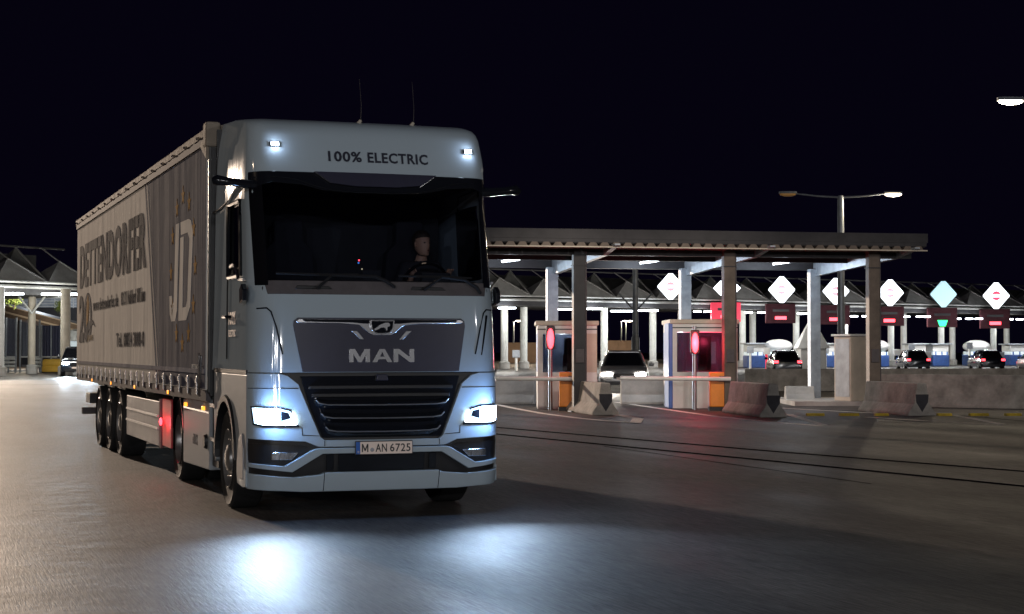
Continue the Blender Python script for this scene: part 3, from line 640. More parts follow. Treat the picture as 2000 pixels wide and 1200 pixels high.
# interior
ic = MB(); ic.b2(-1.12, 1.12, .45, 2.15, 1.45, 1.50); ic.b2(-1.12, 1.12, 1.95, 2.0, 1.5, 3.2); ic.b2(-1.12, 1.12, .95, 2.15, 3.22, 3.25)
ic.build('cabin_lining', M['inside'], TR)
MB().rings([[(-1.12, .22, 1.5), (1.12, .22, 1.5), (1.12, .22, 2.20), (-1.12, .22, 2.20)], [(-1.12, .55, 1.5), (1.12, .55, 1.5), (1.12, .55, 2.27), (-1.12, .55, 2.27)], [(-1.12, .82, 1.5), (1.12, .82, 1.5), (1.12, .80, 2.20), (-1.12, .80, 2.20)]]).build('dashboard', M['inside'], TR, bevel=.03)
MB().b2(.55, .85, .60, .66, 2.22, 2.36).build('instrument_cluster', M['inside'], TR, bevel=.01)
MB().b2(-.05, .14, .62, .66, 2.26, 2.38).build('display_screen', M['inside'], TR, bevel=.01)
M['scr'] = emit('dash_screen_glow', (.7, .75, .8), .10)
for (x, z, dx, c) in ((-.24, 2.47, .012, 'red_e'), (-.245, 2.445, .014, 'scrb'), (-.21, 2.385, .010, 'warm_i')):
    M.setdefault('scrb', emit('blue_dot', (.05, .3, 1), .8)); M.setdefault('warm_i', emit('warm_dot', (1, .85, .5), .8))
    MB().sphere((x + .15, .60, z), dx * .7, 8, 6).build('status_light', M[c], TR)
for x in (-.62, .66):
    sb = MB().rings([[(x + a * sx, y, z) for sx, y in ((-1, 1.42), (1, 1.42), (1, 1.60), (-1, 1.60))] for a, z in ((.26, 1.9), (.28, 2.2), (.25, 2.6), (.15, 2.70), (.15, 2.9), (.12, 2.93))]).build('seat', M['seat'], TR, True, bevel=.02)
MB().lathe([(0, .01), (.0, .02)], (0, 0, 0), 'Z', 6)
wl = [(.66 + .23 * math.cos(t), .86 - .10 * math.sin(t), 2.26 + .20 * math.sin(t)) for t in [2 * math.pi * k / 28 for k in range(29)]]
st = MB().tube(wl, .016, 8).build('steering_wheel', M['gblack'], TR, True)
MB().tube([(.66, .86, 2.26), (.66, .60, 2.10)], .03, 8).tube([(.45, .86, 2.26), (.87, .86, 2.26)], .015, 6).build('steering_column', M['black'], st)
o = lamp((.62, .62, 2.62), .35, (1.0, .70, .48), .05, 'dash_glow'); o.parent = TR

# ------------------------------------------------------------------ driver
def skin_mesh(name, pts, edges, radii, m, parent, sub=2):
    me = bpy.data.meshes.new(name); me.from_pydata(pts, edges, []); me.materials.append(m)
    o = bpy.data.objects.new(name, me); COL.objects.link(o); o.parent = parent
    sk = o.modifiers.new('skin', 'SKIN'); sk.use_smooth_shade = True
    for i, r in enumerate(radii):
        v = me.skin_vertices[0].data[i]; v.radius = (r, r) if not isinstance(r, tuple) else r; v.use_root = (i == 0)
    o.modifiers.new('sub', 'SUBSURF').render_levels = sub
    return o
dx, dy = .72, 1.24        # seat centre, tractor coordinates
th = R(19.15)
DR = thing('person', 'driver in a dark jacket sitting behind the windscreen, looking to his left', 'person',
           (-1.22 + dx * math.cos(th) - dy * math.sin(th), 15.53 + dx * math.sin(th) + dy * math.cos(th), 1.88), th)
# bare figure: one continuous surface, pelvis to head, arms to the wheel
P = [(0, 0, .12), (0, .01, .30), (0, 0, .50), (0, -.02, .62), (0, -.03, .66), (0, -.045, .70),
     (-.17, -.01, .56), (-.25, -.10, .34), (-.19, -.30, .40), (-.20, -.36, .47),
     (.17, -.01, .56), (.25, -.10, .34), (.19, -.30, .40), (.20, -.36, .47),
     (-.11, -.10, .10), (-.14, -.42, .12), (-.14, -.46, -.25), (.11, -.10, .10), (.14, -.42, .12), (.14, -.46, -.25)]
E_ = [(0, 1), (1, 2), (2, 3), (3, 4), (4, 5), (2, 6), (6, 7), (7, 8), (8, 9), (2, 10), (10, 11), (11, 12), (12, 13), (0, 14), (14, 15), (15, 16), (0, 17), (17, 18), (18, 19)]
rad = [(.16, .11), (.15, .10), (.15, .10), .072, .066, .062, .06, .045, .033, .028, .06, .045, .033, .028, .08, .065, .045, .08, .065, .045]
figure = skin_mesh('figure', P, E_, rad, M['skin'], DR)
cl = skin_mesh('jacket', P[:9] + P[10:13], [(0, 1), (1, 2), (2, 3), (2, 6), (6, 7), (7, 8), (2, 9), (9, 10), (10, 11)], [(.18, .13), (.175, .125), (.175, .12), .085, .05, .05, .088, .06, .05, .078, .06, .05], M['cloth'], DR)
# head shaped as rings: chin, jaw, cheek, brow, crown
hz = [(-.115, .035, -.045, .05), (-.10, .05, -.035, .065), (-.06, .066, -.01, .085), (-.02, .073, 0, .093), (.02, .077, .003, .097), (.06, .078, .008, .098), (.10, .066, .014, .084), (.125, .04, .018, .055), (.137, .012, .02, .016)]
hd = MB(); hr = []
for z, rx, cy, ry in hz:
    r_ = []
    for k in range(24):
        t = 2 * math.pi * k / 24; x, y = rx * math.cos(t), cy + ry * math.sin(t)
        fr_ = math.exp(-((t - 1.5 * math.pi) / .22) ** 2)      # nose and brow ridge
        if -.05 < z < .03: y -= fr_ * (.028 if z < 0 else .014)
        ey = math.exp(-((abs(t - 1.5 * math.pi) - .42) / .18) ** 2)
        if 0 < z < .04: y += ey * .012
        r_.append((x, y, z))
    hr.append(r_)
hd.rings(hr); head_ry = R(24)
HM = Matrix.Translation((0, -.05, .80)) @ Matrix.Rotation(head_ry, 4, 'Z') @ Matrix.Rotation(R(4), 4, 'X')
hd.v = [tuple(HM @ Vector(v)) for v in hd.v]
# merge the head into the figure's mesh after evaluating it
dg = bpy.context.evaluated_depsgraph_get(); bpy.context.view_layer.update(); dg = bpy.context.evaluated_depsgraph_get()
fm = bpy.data.meshes.new_from_object(figure.evaluated_get(dg)); figure.modifiers.clear()
bm = bmesh.new(); bm.from_mesh(fm); t2 = bpy.data.meshes.new('h'); t2.from_pydata(hd.v, [], hd.f); bm.from_mesh(t2)
bmesh.ops.recalc_face_normals(bm, faces=bm.faces[:]); bm.to_mesh(fm); bm.free(); fm.materials.clear(); fm.materials.append(M['skin'])
for p_ in fm.polygons: p_.use_smooth = True
figure.data = fm
hh = MB(); hh.rings([[(HM @ Vector((rx * math.cos(t), cy + ry * math.sin(t), z))) for t in [2 * math.pi * k / 20 for k in range(20)]] for z, rx, cy, ry in ((.055, .083, .022, .094), (.085, .082, .012, .10), (.11, .07, .014, .088), (.135, .045, .018, .06), (.147, .012, .02, .016))])
hh.rings([[(HM @ Vector((rx * math.cos(t), .04 + ry * math.sin(t), z))) for t in [2 * math.pi * k / 20 for k in range(20)]] for z, rx, ry in ((-.04, .06, .055), (.0, .080, .068), (.06, .084, .075))]); hh.build('hair', M['hair'], DR, 60)
for s in (-1, 1):
    MB().sphere(HM @ Vector((s * .078, .01, -.005)), (.012, .02, .03), 8, 6).build('ear', M['skin'], DR, 60)
    MB().sphere(HM @ Vector((s * .030, -.080, .018)), (.011, .008, .007), 8, 6).build('eye', M['ink'], DR, 60)
MB().sphere(HM @ Vector((0, -.088, -.062)), (.024, .008, .006), 8, 6).build('mouth', M['redpanel'], DR, 60)
for s in (-1, 1):       # hands: palm and five curled fingers round the wheel rim
    base = Vector((s * .20, -.37, .49)); pp = [tuple(base + Vector((0, .02, -.03))), tuple(base)]; ee = [(0, 1)]; rr = [(.028, .02), (.036, .018)]
    for k in range(5):
        off = Vector((s * (-.028 + .018 * k), 0, 0)) if k < 4 else Vector((-s * .036, 0, -.02))
        i0 = len(pp)
        pp += [tuple(base + off + Vector((0, -.015, .03))), tuple(base + off + Vector((0, -.042, .04))), tuple(base + off + Vector((0, -.052, .015 + .003 * k)))]
        ee += [(1, i0), (i0, i0 + 1), (i0 + 1, i0 + 2)]; rr += [.009, .008, .007]
    skin_mesh('hand', pp, ee, rr, M['skin'], DR, 1)

# ================================================================== TRAILER
TL = thing('semi_trailer', 'long curtain sided trailer with white and dark blue tarpaulin behind the tractor', 'trailer', (-2.067, 17.92, 0), R(20.55))
LEN = 13.6; SX = -1.262
def side_sheet(poly, off, name, m, parent, both=False):
    b = MB(); b.prism([(y, z) for y, z in poly], 'X', SX - off, SX - off + .003); return b.build(name, m, parent)
MB().b2(-1.24, 1.24, .03, LEN - .03, 1.12, 3.93).build('load_box', M['curtain'], TL)
# curtain with gentle real folds
def curtain(sx):
    b = MB(); ny, nz = 136, 24; rr = []
    for k in range(nz + 1):
        z = 1.22 + (3.80 - 1.22) * k / nz; e = math.sin(math.pi * k / nz) ** .5
        rr.append([(sx * 1.252, .10 + (LEN - .2) * i / ny, z) for i in range(ny + 1)])
    b.rings(rr, cap=False, close=False); return b.build('side_curtain', M['curtain'], TL, True)
curtain(1)
b = MB(); b.b2(SX, SX + .02, .10, LEN - .05, 1.16, 3.80); CU = b.build('side_curtain', M['curtain'], TL)
side_sheet([(.10, 1.17), (3.28, 1.17), (4.40, 3.79), (.10, 3.79)], .004, 'dark_field', M['curtain_blue'], CU)
for a, wd, m in ((.05, .10, 'curtain_blue'), (.26, .10, 'curtain_blue')):
    side_sheet([(3.28 + a, 1.17), (3.28 + a + wd, 1.17), (4.40 + a + wd * 1.1, 3.79), (4.40 + a * 1.1, 3.79)], .004, 'diagonal_stripe', M[m], CU)
sfn = side_fn(SX - .007)
text_mesh('DETTENDORFER', -13.05, -4.62, 2.68, 3.46, sfn, 'company_lettering', M['curtain_ink'], CU, 0.04, .003)
def words(txt, x0, x1, z0, z1, name, bold):
    ws = txt.split(' '); tot = sum(len(w_) for w_ in ws) + .8 * (len(ws) - 1); u = x0
    for w_ in ws:
        du = (x1 - x0) * len(w_) / tot; text_mesh(w_, u, u + du * .98, z0, z1, sfn, name, M['curtain_ink'], CU, bold, .003); u += du + (x1 - x0) * .8 / tot
text_mesh('www.dettendorfer.de', -10.9, -7.55, 2.24, 2.44, sfn, 'web_lettering', M['curtain_ink'], CU, 0.012, .003)
words('83131 Nußdorf am Inn', -7.2, -4.72, 2.24, 2.44, 'address_lettering', .012)
words('Tel. 08034 3000-0', -7.75, -4.75, 1.63, 1.84, 'phone_lettering', .022)
text_mesh('2', -13.15, -12.35, 1.72, 2.56, sfn, 'anniversary_numeral', M['curtain_ink'], CU, 0.03, .003)
text_mesh('JAHRE', -11.75, -10.9, 1.72, 1.84, sfn, 'anniversary_lettering', M['curtain_tan'], CU, 0.02, .003)
def ybend(pts, name, m, off=.007): # pts given as (distance from rear-left reading direction u, z) with u = -y
    return side_sheet([(-u, z) for u, z in pts], off, name, m, CU)
def oval(cu, cz, ru, rz, t0, t1, n=20): return [(cu + ru * math.cos(t0 + (t1 - t0) * k / n), cz + rz * math.sin(t0 + (t1 - t0) * k / n)) for k in range(n + 1)]
o1 = oval(-11.75, 2.12, .62, .46, R(-60), R(235)); o2 = oval(-11.75, 2.12, .40, .33, R(235), R(-60))
ybend(o1 + o2, 'anniversary_numeral', M['curtain_ink'])
ybend([(-12.05, 1.72), (-11.85, 1.72), (-11.70, 1.85), (-11.35, 1.98), (-10.95, 2.02), (-10.55, 1.97), (-10.95, 2.09), (-11.4, 2.08), (-11.75, 2.02), (-11.95, 2.0)], 'anniversary_swoosh', M['curtain_ink'], .008)
ybend([(-11.95, 1.98), (-11.65, 2.08), (-11.55, 2.4), (-11.68, 2.54), (-11.85, 2.45), (-11.95, 2.2)], 'flame_mark', M['curtain_gold'], .009)
# JD emblem: italic J and D in white
J = [(-2.55, 2.02), (-2.42, 1.93), (-2.15, 1.93), (-2.02, 2.05), (-1.88, 3.08), (-2.12, 3.08), (-2.25, 2.16), (-2.36, 2.13), (-2.40, 2.24), (-2.60, 2.24)]
ybend(J, 'emblem_letter', M['curtain'])
Dp = [(-1.90, 1.93), (-1.35, 1.93), (-1.08, 2.08), (-.92, 2.9), (-1.05, 3.05), (-1.20, 3.08), (-1.78, 3.08), (-1.74, 2.93), (-1.27, 2.93), (-1.14, 2.85), (-1.28, 2.15), (-1.38, 2.08), (-1.62, 2.08), (-1.55, 2.90), (-1.78, 2.90)]
ybend(Dp, 'emblem_letter', M['curtain'])
for k in range(12):
    t = 2 * math.pi * k / 12; cu, cz = -1.62 + .86 * math.sin(t), 2.52 + .86 * math.cos(t)
    ybend([(cu + (.12 if q % 2 == 0 else .05) * math.sin(math.pi * q / 5), cz + (.12 if q % 2 == 0 else .05) * math.cos(math.pi * q / 5)) for q in range(10)], 'star', M['curtain_gold'])
text_mesh('DETTENDORFER', -.95, -.25, 1.38, 1.43, sfn, 'small_lettering', M['curtain'], CU, 0.01, .003)
# lower hem, buckles, side rail
MB().b2(SX - .014, SX - .005, .12, LEN - .1, 1.335, 1.385).build('hem_band', M['curtain_grey'], TL)
MB().b2(-1.272, -1.225, .02, LEN - .02, 1.04, 1.155).b2(1.225, 1.272, .02, LEN - .02, 1.04, 1.155).build('side_rail', M['cowl'], TL)
y = .55; k = 0
while y < LEN - .2:
    bk = MB().box((SX - .018, y, 1.20), (.012, .055, .20)).build('buckle', M['satin' if k % 3 else 'chrome'], TL, bevel=.004)
    MB().box((SX - .027, y, 1.255), (.010, .08, .05)).build('clasp', M['chrome'], bk)
    y += .60 if y < 12 else .4; k += 1
# top rail and roof tarpaulin
MB().b2(-1.285, -1.235, .02, LEN - .02, 3.80, 3.895).b2(1.235, 1.285, .02, LEN - .02, 3.80, 3.895).build('roof_rail', M['cowl'], TL)
rt = MB(); yy = [.0 + LEN * i / 110 for i in range(111)]
random.seed(3)
prof = []
for y in yy:
    j = random.uniform(-.005, .005); prof.append([(-1.292 + j * .4, y, 3.885 + j * .8), (-1.294 + j * .3, y, 3.955 + j), (-1.24, y, 4.0 + j), (-.6, y, 4.02), (0, y, 4.03), (.6, y, 4.02), (1.24, y, 4.0), (1.292, y, 3.90)])
rt.rings(prof, cap=True, close=False); M['tarp'] = mat('roof_tarpaulin', (.26, .22, .18), .8, noise=.3, nscale=2, bump=.6, bscale=9, spec=.05)
rt.build('roof_tarpaulin', M['tarp'], TL, True)
for k in range(16): MB().sphere((-1.296, .5 + k * .86, 3.905), .018, 6, 4).build('roof_rivet', M['chrome'], TL)
# front wall with rounded headboard
MB().b2(-1.26, 1.26, -.03, .03, 1.12, 3.9).build('front_wall', M['black'], TL, bevel=.02)
for s in (-1, 1): MB().b2(min(s * 1.30, s * 1.14), max(s * 1.30, s * 1.14), -.06, .14, 3.76, 4.03).build('corner_casting', M['tarp'], TL, bevel=.03)
MB().b2(-1.24, -1.2, -.05, .1, 1.1, 3.75).b2(1.2, 1.24, -.05, .1, 1.1, 3.75).build('corner_post', M['black'], TL)
MB().prism([(-.02, 3.62), (.38, 3.80), (.30, 3.86), (-.02, 3.88)], 'X', SX - .025, SX + .01).build('corner_flap', M['tarp'], TL, bevel=.01)
MB().tube([(SX - .03, .30, 1.17), (SX - .04, .22, 1.28), (SX - .03, .20, 1.52), (SX - .045, .26, 1.55), (SX - .04, .28, 1.30)], .014, 6).build('tension_lever', M['chrome'], TL, True)
# chassis
MB().b2(-.62, -.5, .6, LEN - .1, .82, 1.12).b2(.5, .62, .6, LEN - .1, .82, 1.12).build('chassis_beam', M['black'], TL)
MB().b2(-1.2, 1.2, .05, LEN - .05, 1.06, 1.13).build('load_floor', M['black'], TL)
for i in range(3):
    y = 7.62 + 1.31 * i
    for s in (-1, 1): wheel(TL, s * 1.235, y, -s, deep=.05, wd=.36)
    MB().tube([(-1.0, y, .5), (1.0, y, .5)], .09).build('axle', M['black'], TL)
    MB().b2(-1.2, -.85, y - .45, y + .45, 1.0, 1.03).build('mudguard', M['black'], TL)
for s in (-1, 1):
    pn = MB().b2(min(s * 1.19, s * 1.22), max(s * 1.19, s * 1.22), 3.72, 6.85, .36, .93).build('side_guard', M['alu'], TL, bevel=.008)
    for z in (.57, .73): MB().b2(min(s * 1.221, s * 1.235), max(s * 1.221, s * 1.235), 3.76, 6.82, z, z + .028).build('guard_ridge', M['satin'], pn)
    MB().b2(min(s * 1.12, s * 1.20), max(s * 1.12, s * 1.20), 3.70, 6.9, .55, .60).build('guard_bracket', M['black'], TL)
    for k, y in enumerate((2.64, 5.64, 8.32, 10.95)):
        MB().box((s * 1.268, y, 1.075), (.02, .10, .045)).build('marker_light', M['amber'], TL, bevel=.006)
MB().b2(-1.215, -1.19, 2.75, 3.45, .38, .98).build('landing_leg_guard', M['redp'] if 'redp' in M else mat('red_glow_panel', (.45, .03, .04), .45), TL, bevel=.01)  # red glow put into the panel's base colour
MB().prism([(3.50, .34), (3.66, .34), (3.70, .97), (3.58, .97)], 'X', -1.225, -1.18).build('guard_end', M['cowl'], TL, bevel=.01)
MB().sphere((-1.225, 3.52, .68), (.02, .05, .05), 10, 8).build('red_marker', M['red_e'], TL)
o = lamp((-1.36, 3.40, .70), 2.2, (1, .03, .06), .05, 'red_marker_glow'); o.parent = TL
o = lamp((-1.30, 3.0, .66), 1.6, (1, .03, .06), .05, 'red_marker_glow'); o.parent = TL
MB().b2(-1.0, -.85, 2.9, 3.05, .1, 1.0).b2(.85, 1.0, 2.9, 3.05, .1, 1.0).build('landing_leg', M['black'], TL)
MB().b2(-1.2, 1.2, LEN - .45, LEN - .3, .42, .54).build('underrun_bar', M['cowl'], TL, bevel=.01)
MB().b2(-1.1, 1.1, LEN - .7, LEN - .1, .62, .80).build('rear_light_board', M['black'], TL, bevel=.01)
MB().b2(-1.26, 1.26, LEN - .02, LEN + .02, 1.1, 3.95).build('rear_door', M['cowl'], TL)
MB().b2(-.9, .9, 11.2, 12.2, .60, .95).build('pallet_box', M['black'], TL, bevel=.02)

# ================================================================== NEAR CANOPY
def CL(X): return 40.6 + .19 * X         # line of the near canopy's front edge
cang = math.atan(.19)
NC = thing('toll_canopy', 'low flat dark toll canopy with ribbed edge on steel posts, nearest the road', 'canopy', (0, 40.6, 0), cang)
xa, xb = -1.7, 10.98
MB().b2(xa, xb, 0, 8.6, 4.24, 4.50).build('roof_slab', M['dsteel'], NC, bevel=.02)
MB().b2(xa, xb + .03, -.06, .0, 4.36, 4.60).build('fascia', M['dsteel'], NC)
rb = MB(); n = int((xb - xa) / .30)
for i in range(n): x = xa + .02 + i * .30; rb.prism([(x, 4.16), (x + .28, 4.16), (x + .21, 4.27), (x + .07, 4.27)], 'Y', -.05, 1.2)
rb.build('ribbed_edge', M['bsteel'], NC)
MB().b2(xa, xb, -.04, .0, 4.27, 4.37).build('edge_backing', M['dsteel'], NC)
MB().b2(xa, xb, -.10, -.06, 4.14, 4.17).build('edge_trim', M['cream'], NC)
MB().b2(xa, xb, .9, 1.06, 4.0, 4.22).b2(xa, xb, 7.2, 7.36, 3.98, 4.22).b2(xa, xb, 4.2, 4.3, 4.05, 4.22).build('long_beam', M['dsteel'], NC)
for px, d in ((1078, 48.0), (1338, 48.8), (1590, 49.2)):
    x = W(px, d)
    vl = Matrix.Rotation(-cang, 3, 'Z') @ Vector((x, d - 40.6, 0))
    MB().b2(vl.x - .16, vl.x + .16, vl.y - .13, vl.y + .13, 0, 4.0).build('rear_post', M['steel'], NC, bevel=.01)
    MB().prism([(vl.y + .1, 4.05), (vl.y + .1, 3.78), (1.0, 4.0), (-.3, 4.19), (-.3, 4.23), (vl.y + .1, 4.23)], 'X', vl.x + .02, vl.x + .16).build('cantilever_bracket', M['steel'], NC)
for px, d, m in ((1130, 41.8, 'dsteel'), (1423, 42.5, 'bsteel'), (1705, 43.2, 'bsteel'), (905, 41.2, 'bsteel')):
    x = W(px, d); vl = Matrix.Rotation(-cang, 3, 'Z') @ Vector((x, d - 40.6, 0))
    MB().b2(vl.x - .15, vl.x + .15, vl.y - .12, vl.y + .12, 0, 4.2).build('front_post', M[m], NC, bevel=.01)
    MB().b2(vl.x - .17, vl.x + .17, vl.y - .14, vl.y + .14, 3.72, 3.75).build('post_collar', M['dsteel'], NC)
    MB().tube([(vl.x + .18, vl.y - .05, 0), (vl.x + .18, vl.y - .05, 4.1)], .025, 6).build('conduit', M['cowl'], NC)
    MB().b2(vl.x - .11, vl.x + .11, vl.y - .155, vl.y - .125, 1.25, 1.6).build('junction_box', M['cowl'], NC, bevel=.01)
    MB().b2(vl.x - .24, vl.x + .24, vl.y - .2, vl.y + .2, 0, .03).build('base_plate', M['dsteel'], NC)
for i, (px, py, d, lb) in enumerate(((998, 507, 46, 'left luminaire under the near canopy, beside the truck'), (1268, 510, 47.5, 'middle luminaire under the near canopy'), (1528, 512, 48, 'right luminaire under the near canopy, above the second and third diamond signs'))):
    t = thing('canopy_light', lb, 'light', (W(px, d), d, Z(py, d)), cang, 'luminaires under the near canopy')
    MB().box((0, 0, .04), (.58, .26, .08), ry=R(-8)).build('housing', M['steel'], t, bevel=.01)
    MB().box((0, -.0, -.02), (.50, .24, .06), ry=R(-8)).build('diffuser', M['white_e'], t)
    MB().tube([(0, 0, .08), (0, 0, 4.15 - Z(py, d))], .02, 6).build('hanger', M['steel'], t)
    lm = lamp((W(px, d), d - .1, Z(py, d) - .25), 130, COOL, .15, 'canopy_lamp_light')

# ------------------------------------------------------------------ jersey barriers
def jersey_profile(wd=.62, h=.80):
    a = wd / 2; return [(-a, 0), (-a, .07), (-a * .55, .28), (-a * .34, h), (a * .34, h), (a * .55, .28), (a, .07), (a, 0)]
def barrier(p_near, p_far, label, m='concrete', h=.78, wd=.66, mark=True, group='concrete barriers'):
    a, b = Vector(p_near), Vector(p_far); L = (b - a).length; ang = math.atan2(b.y - a.y, b.x - a.x) - math.pi / 2
    t = thing('concrete_barrier', label, 'barrier', (a.x, a.y, 0), ang, group)
    MB().prism(jersey_profile(wd, h), 'Y', 0, L).build('barrier_block', M[m], t, bevel=.02)
    if mark:
        MB().prism([(-.17, h * .66), (.17, h * .66), (.15, h * .42), (0, h * .12), (-.15, h * .42)], 'Y', -.008, .0).build('shade_mark', M['recess_shade'], t)  # shade of the V recess, painted as a dark patch on the end face
    return t
def gp(px, py): d = GD(py); return (W(px, d), d)
barrier((W(1183, 39.6), 39.6), (W(1113, 43.4) , 43.4), 'short concrete barrier below the dark front post, nearest the truck')
barrier((W(1510, 38.3), 38.3), (W(1434, 41.4), 41.4), 'short concrete barrier in front of the red lit booth')
barrier((W(1800, 39.2), 39.2), (W(1700, 42.0), 42.0), 'short concrete barrier at the right, below the third front post', wd=.72)
barrier((W(1715, 46.0), 46.0), (W(2180, 42.6), 42.6), 'long pale concrete wall running off the right edge', 'concrete', .90, .5, False)
barrier((W(940, 48.0), 48.0), (W(1046, 47.5), 47.5), 'pale concrete barrier left of the first booth', 'concrete2', .82, .6, False)
barrier((W(1212, 47.6), 47.6), (W(1310, 47.6), 47.6), 'pale concrete barrier between the two booths', 'concrete2', .82, .6, False)
barrier((W(1533, 48.5), 48.5), (W(1588, 48.5), 48.5), 'short bright concrete barrier left of the grey cabinet', 'concrete2', .5, .6, False)
barrier((W(1455, 62), 62), (W(2250, 64), 64), 'long dark low wall behind the toll islands', 'concrete', .85, .4, False)
# kerb islands with yellow blocks
for k, (a, b, yy_) in enumerate(((1560, 1690, 797), (1000, 1060, 806))):
    pass
isl = MB().b2(W(1540, 47), W(1700, 47), 46.0, 50.0, 0, .13); tag(isl.build('traffic_island', M['concrete2']), kind='structure')
for k, (a, b) in enumerate(((1578, 1612), (1643, 1680), (1712, 1738), (1835, 1862), (1898, 1934), (1968, 1998))):
    d = GD(813); t = MB().prism([(-.12, 0), (.12, 0), (.07, .06), (-.07, .06)], 'X', W(a, d), W(b, d)).build('kerb_block', M['yellowpaint'])
    t.location = (0, d + .25, 0)
    tag(t, ['flat yellow kerb block nearest the middle booth, first from the left', 'flat yellow kerb block, second from the left, below the grey cabinet', 'flat yellow kerb block at the foot of the right concrete barrier', 'flat yellow kerb block just right of the right concrete barrier', 'flat yellow kerb block below the long pale wall, second from the right edge', 'flat yellow kerb block at the right edge of the picture'][k], 'kerb block', 'yellow kerb blocks on the road')

# ------------------------------------------------------------------ booths
def booth(px0, px1, d, ztop, label, side_m, red=False):
    w_ = W(px1, d) - W(px0, d); t = thing('toll_booth', label, 'booth', ((W(px0, d) + W(px1, d)) / 2, d, 0), R(0), 'near toll booths')
    h = ztop; D = 2.4; hw = w_ / 2
    MB().b2(-hw, hw, 0, D, .0, .98).build('base_wall', M['white'], t, bevel=.01)
    MB().b2(-hw - .05, hw + .05, -.06, D + .05, h - .12, h).build('roof', M['cream'], t, bevel=.02)
    MB().b2(-hw, hw, 0, D, h - .34, h - .12).build('header', M['white'], t)
    for x in (-hw + .07, hw - .35 if not red else hw - .12):
        MB().b2(x - .07, x + (.07 if x < 0 else .35 if not red else .12), 0.0, .12, .98, h - .34).build('corner_post', M['white' if x < 0 else 'cream'], t)
    MB().b2(-hw, -hw + .06, .12, D, .98, h - .34).build('side_wall', M[side_m], t)
    MB().b2(hw - .06, hw, .12, D, .98, h - .34).build('side_wall', M['cream'], t)
    MB().b2(-hw + .06, hw - .06, D - .08, D, .98, h - .34).build('back_wall', M['steel'], t)
    MB().b2(-hw + .1, hw - .3, .05, .07, .98, h - .36).build('window', M['sideglass'], t)
    MB().b2(-.1, .12, .5, .7, 1.0, 1.45).build('ticket_machine', M['redpanel'], t)
    MB().b2(-.05, .30, 1.0, 1.2, 1.0, h - .45).build('cabinet', M['black'], t)
    MB().b2(.32, .45, 1.2, 1.3, 1.2, 1.8).build('monitor', M['white_dim'], t)
    # horizontal shadow gaps
    MB().b2(-hw - .005, hw + .005, -.008, 0, h - .24, h - .21).build('seam', M['black'], t)
    return t
M['white_dim'] = emit('dim_screen', (.7, .8, .9), .35)
booth(1050, 1166, 43.6, Z(627, 43.6), 'white glass fronted booth with a red signal, nearest the truck', 'blue')
b2 = booth(1312, 1440, 44.2, Z(624, 44.2), 'booth glowing red inside, behind the middle post', 'blue', True)
MB().b2(W(1310, 44.2) - W(1376, 44.2) - .06, W(1310, 44.2) - W(1376, 44.2) + .05, -.03, 1.2, 0, 2.3).build('blue_column', M['blue'], b2, bevel=.02)
lamp((W(1352, 45) + .35, 45.0, 1.8), 50, (1, .06, .12), .08, 'booth_red_light')
lamp((W(1390, 45) + .2, 45.6, 1.6), 34, (1, .04, .15) if False else (1, .05, .12), .08, 'booth_red_light')
lamp((W(1100, 45), 45.2, 2.0), 40, (.8, .88, 1), .08, 'booth_light')
lamp((W(1330, 45), 45.2, 2.0), 14, (.8, .88, 1), .08, 'booth_light')
for px in (1095, 1200, 1380, 1470, 1750): spot((W(px, 37), 35.5, 5.2), (W(px, 44), 44, .9), 430, (1, .88, .76), 62, .7, .15, 'apron_fill')  # added fill spots without fixtures, brightening booths, barriers and boom arms
for px, py, lb in ((1075, 662, 'red traffic signal on a post at the first booth'), (1357, 670, 'red traffic signal on a post at the red lit booth')):
    d = 42.9; t = thing('traffic_signal', lb, 'traffic light', (W(px, d), d, 0), 0, 'red signals at the booths')
    MB().tube([(0, .08, 0), (0, .08, 2.2)], .055, 10).build('post', M['satin'], t, True)
    MB().b2(-.12, .12, -.06, .06, Z(py, d) - .28, Z(py, d) + .34).build('signal_housing', M['black'], t, bevel=.03)
    MB().sphere((0, -.08, Z(py, d)), (.09, .03, .27), 14, 10).build('signal_lens', M['red_e'], t, 60)
    lm = lamp((0, -.30, Z(py, d)), 15 if px < 1200 else 75, (1, .05, .08), .08, 'signal_glow'); lm.parent = t
for px, py, lb in ((1109, 738, 'orange boom barrier machine with white arm beside the first booth'), (1404, 738, 'orange boom barrier machine with white arm beside the red lit booth')):
    d = 42.3; t = thing('boom_barrier', lb, 'boom barrier', (W(px, d), d, 0), 0, 'boom barriers at the booths')
    MB().b2(-.22, .22, .1, .42, .1, 1.0).build('machine_box', M['orange'], t, bevel=.03)
    MB().b2(-.24, .24, .08, .44, .0, .1).build('machine_foot', M['dsteel'], t)
    L = 2.75
    MB().tube([(.30, 0, .825), (-L + .2, 0, .845)], [.06, .05], 10).build('boom_arm', M['white'], t, True)
    MB().b2(.02, .2, .03, .12, .76, .90).build('arm_clamp', M['dsteel'], t)
# tall grey cabinet on the island
t = thing('service_cabinet', 'tall grey service cabinet on the island between middle and right posts', 'cabinet', (W(1666, 46.5), 46.5, .13), R(28))
MB().b2(-.34, .34, -.30, .42, .0, 1.83).build('cabinet_body', M['cream'], t, bevel=.02)
MB().b2(-.40, .40, -.36, .48, 1.83, 1.89).build('cabinet_roof', M['white'], t, bevel=.01)
MB().b2(-.345, -.34, -.24, .36, .12, 1.75).build('side_door', M['steel'], t)
MB().b2(-.28, .28, -.305, -.30, .12, 1.75).build('door', M['cream'], t)
MB().b2(.20, .23, -.325, -.305, .85, 1.0).build('handle', M['dsteel'], t)

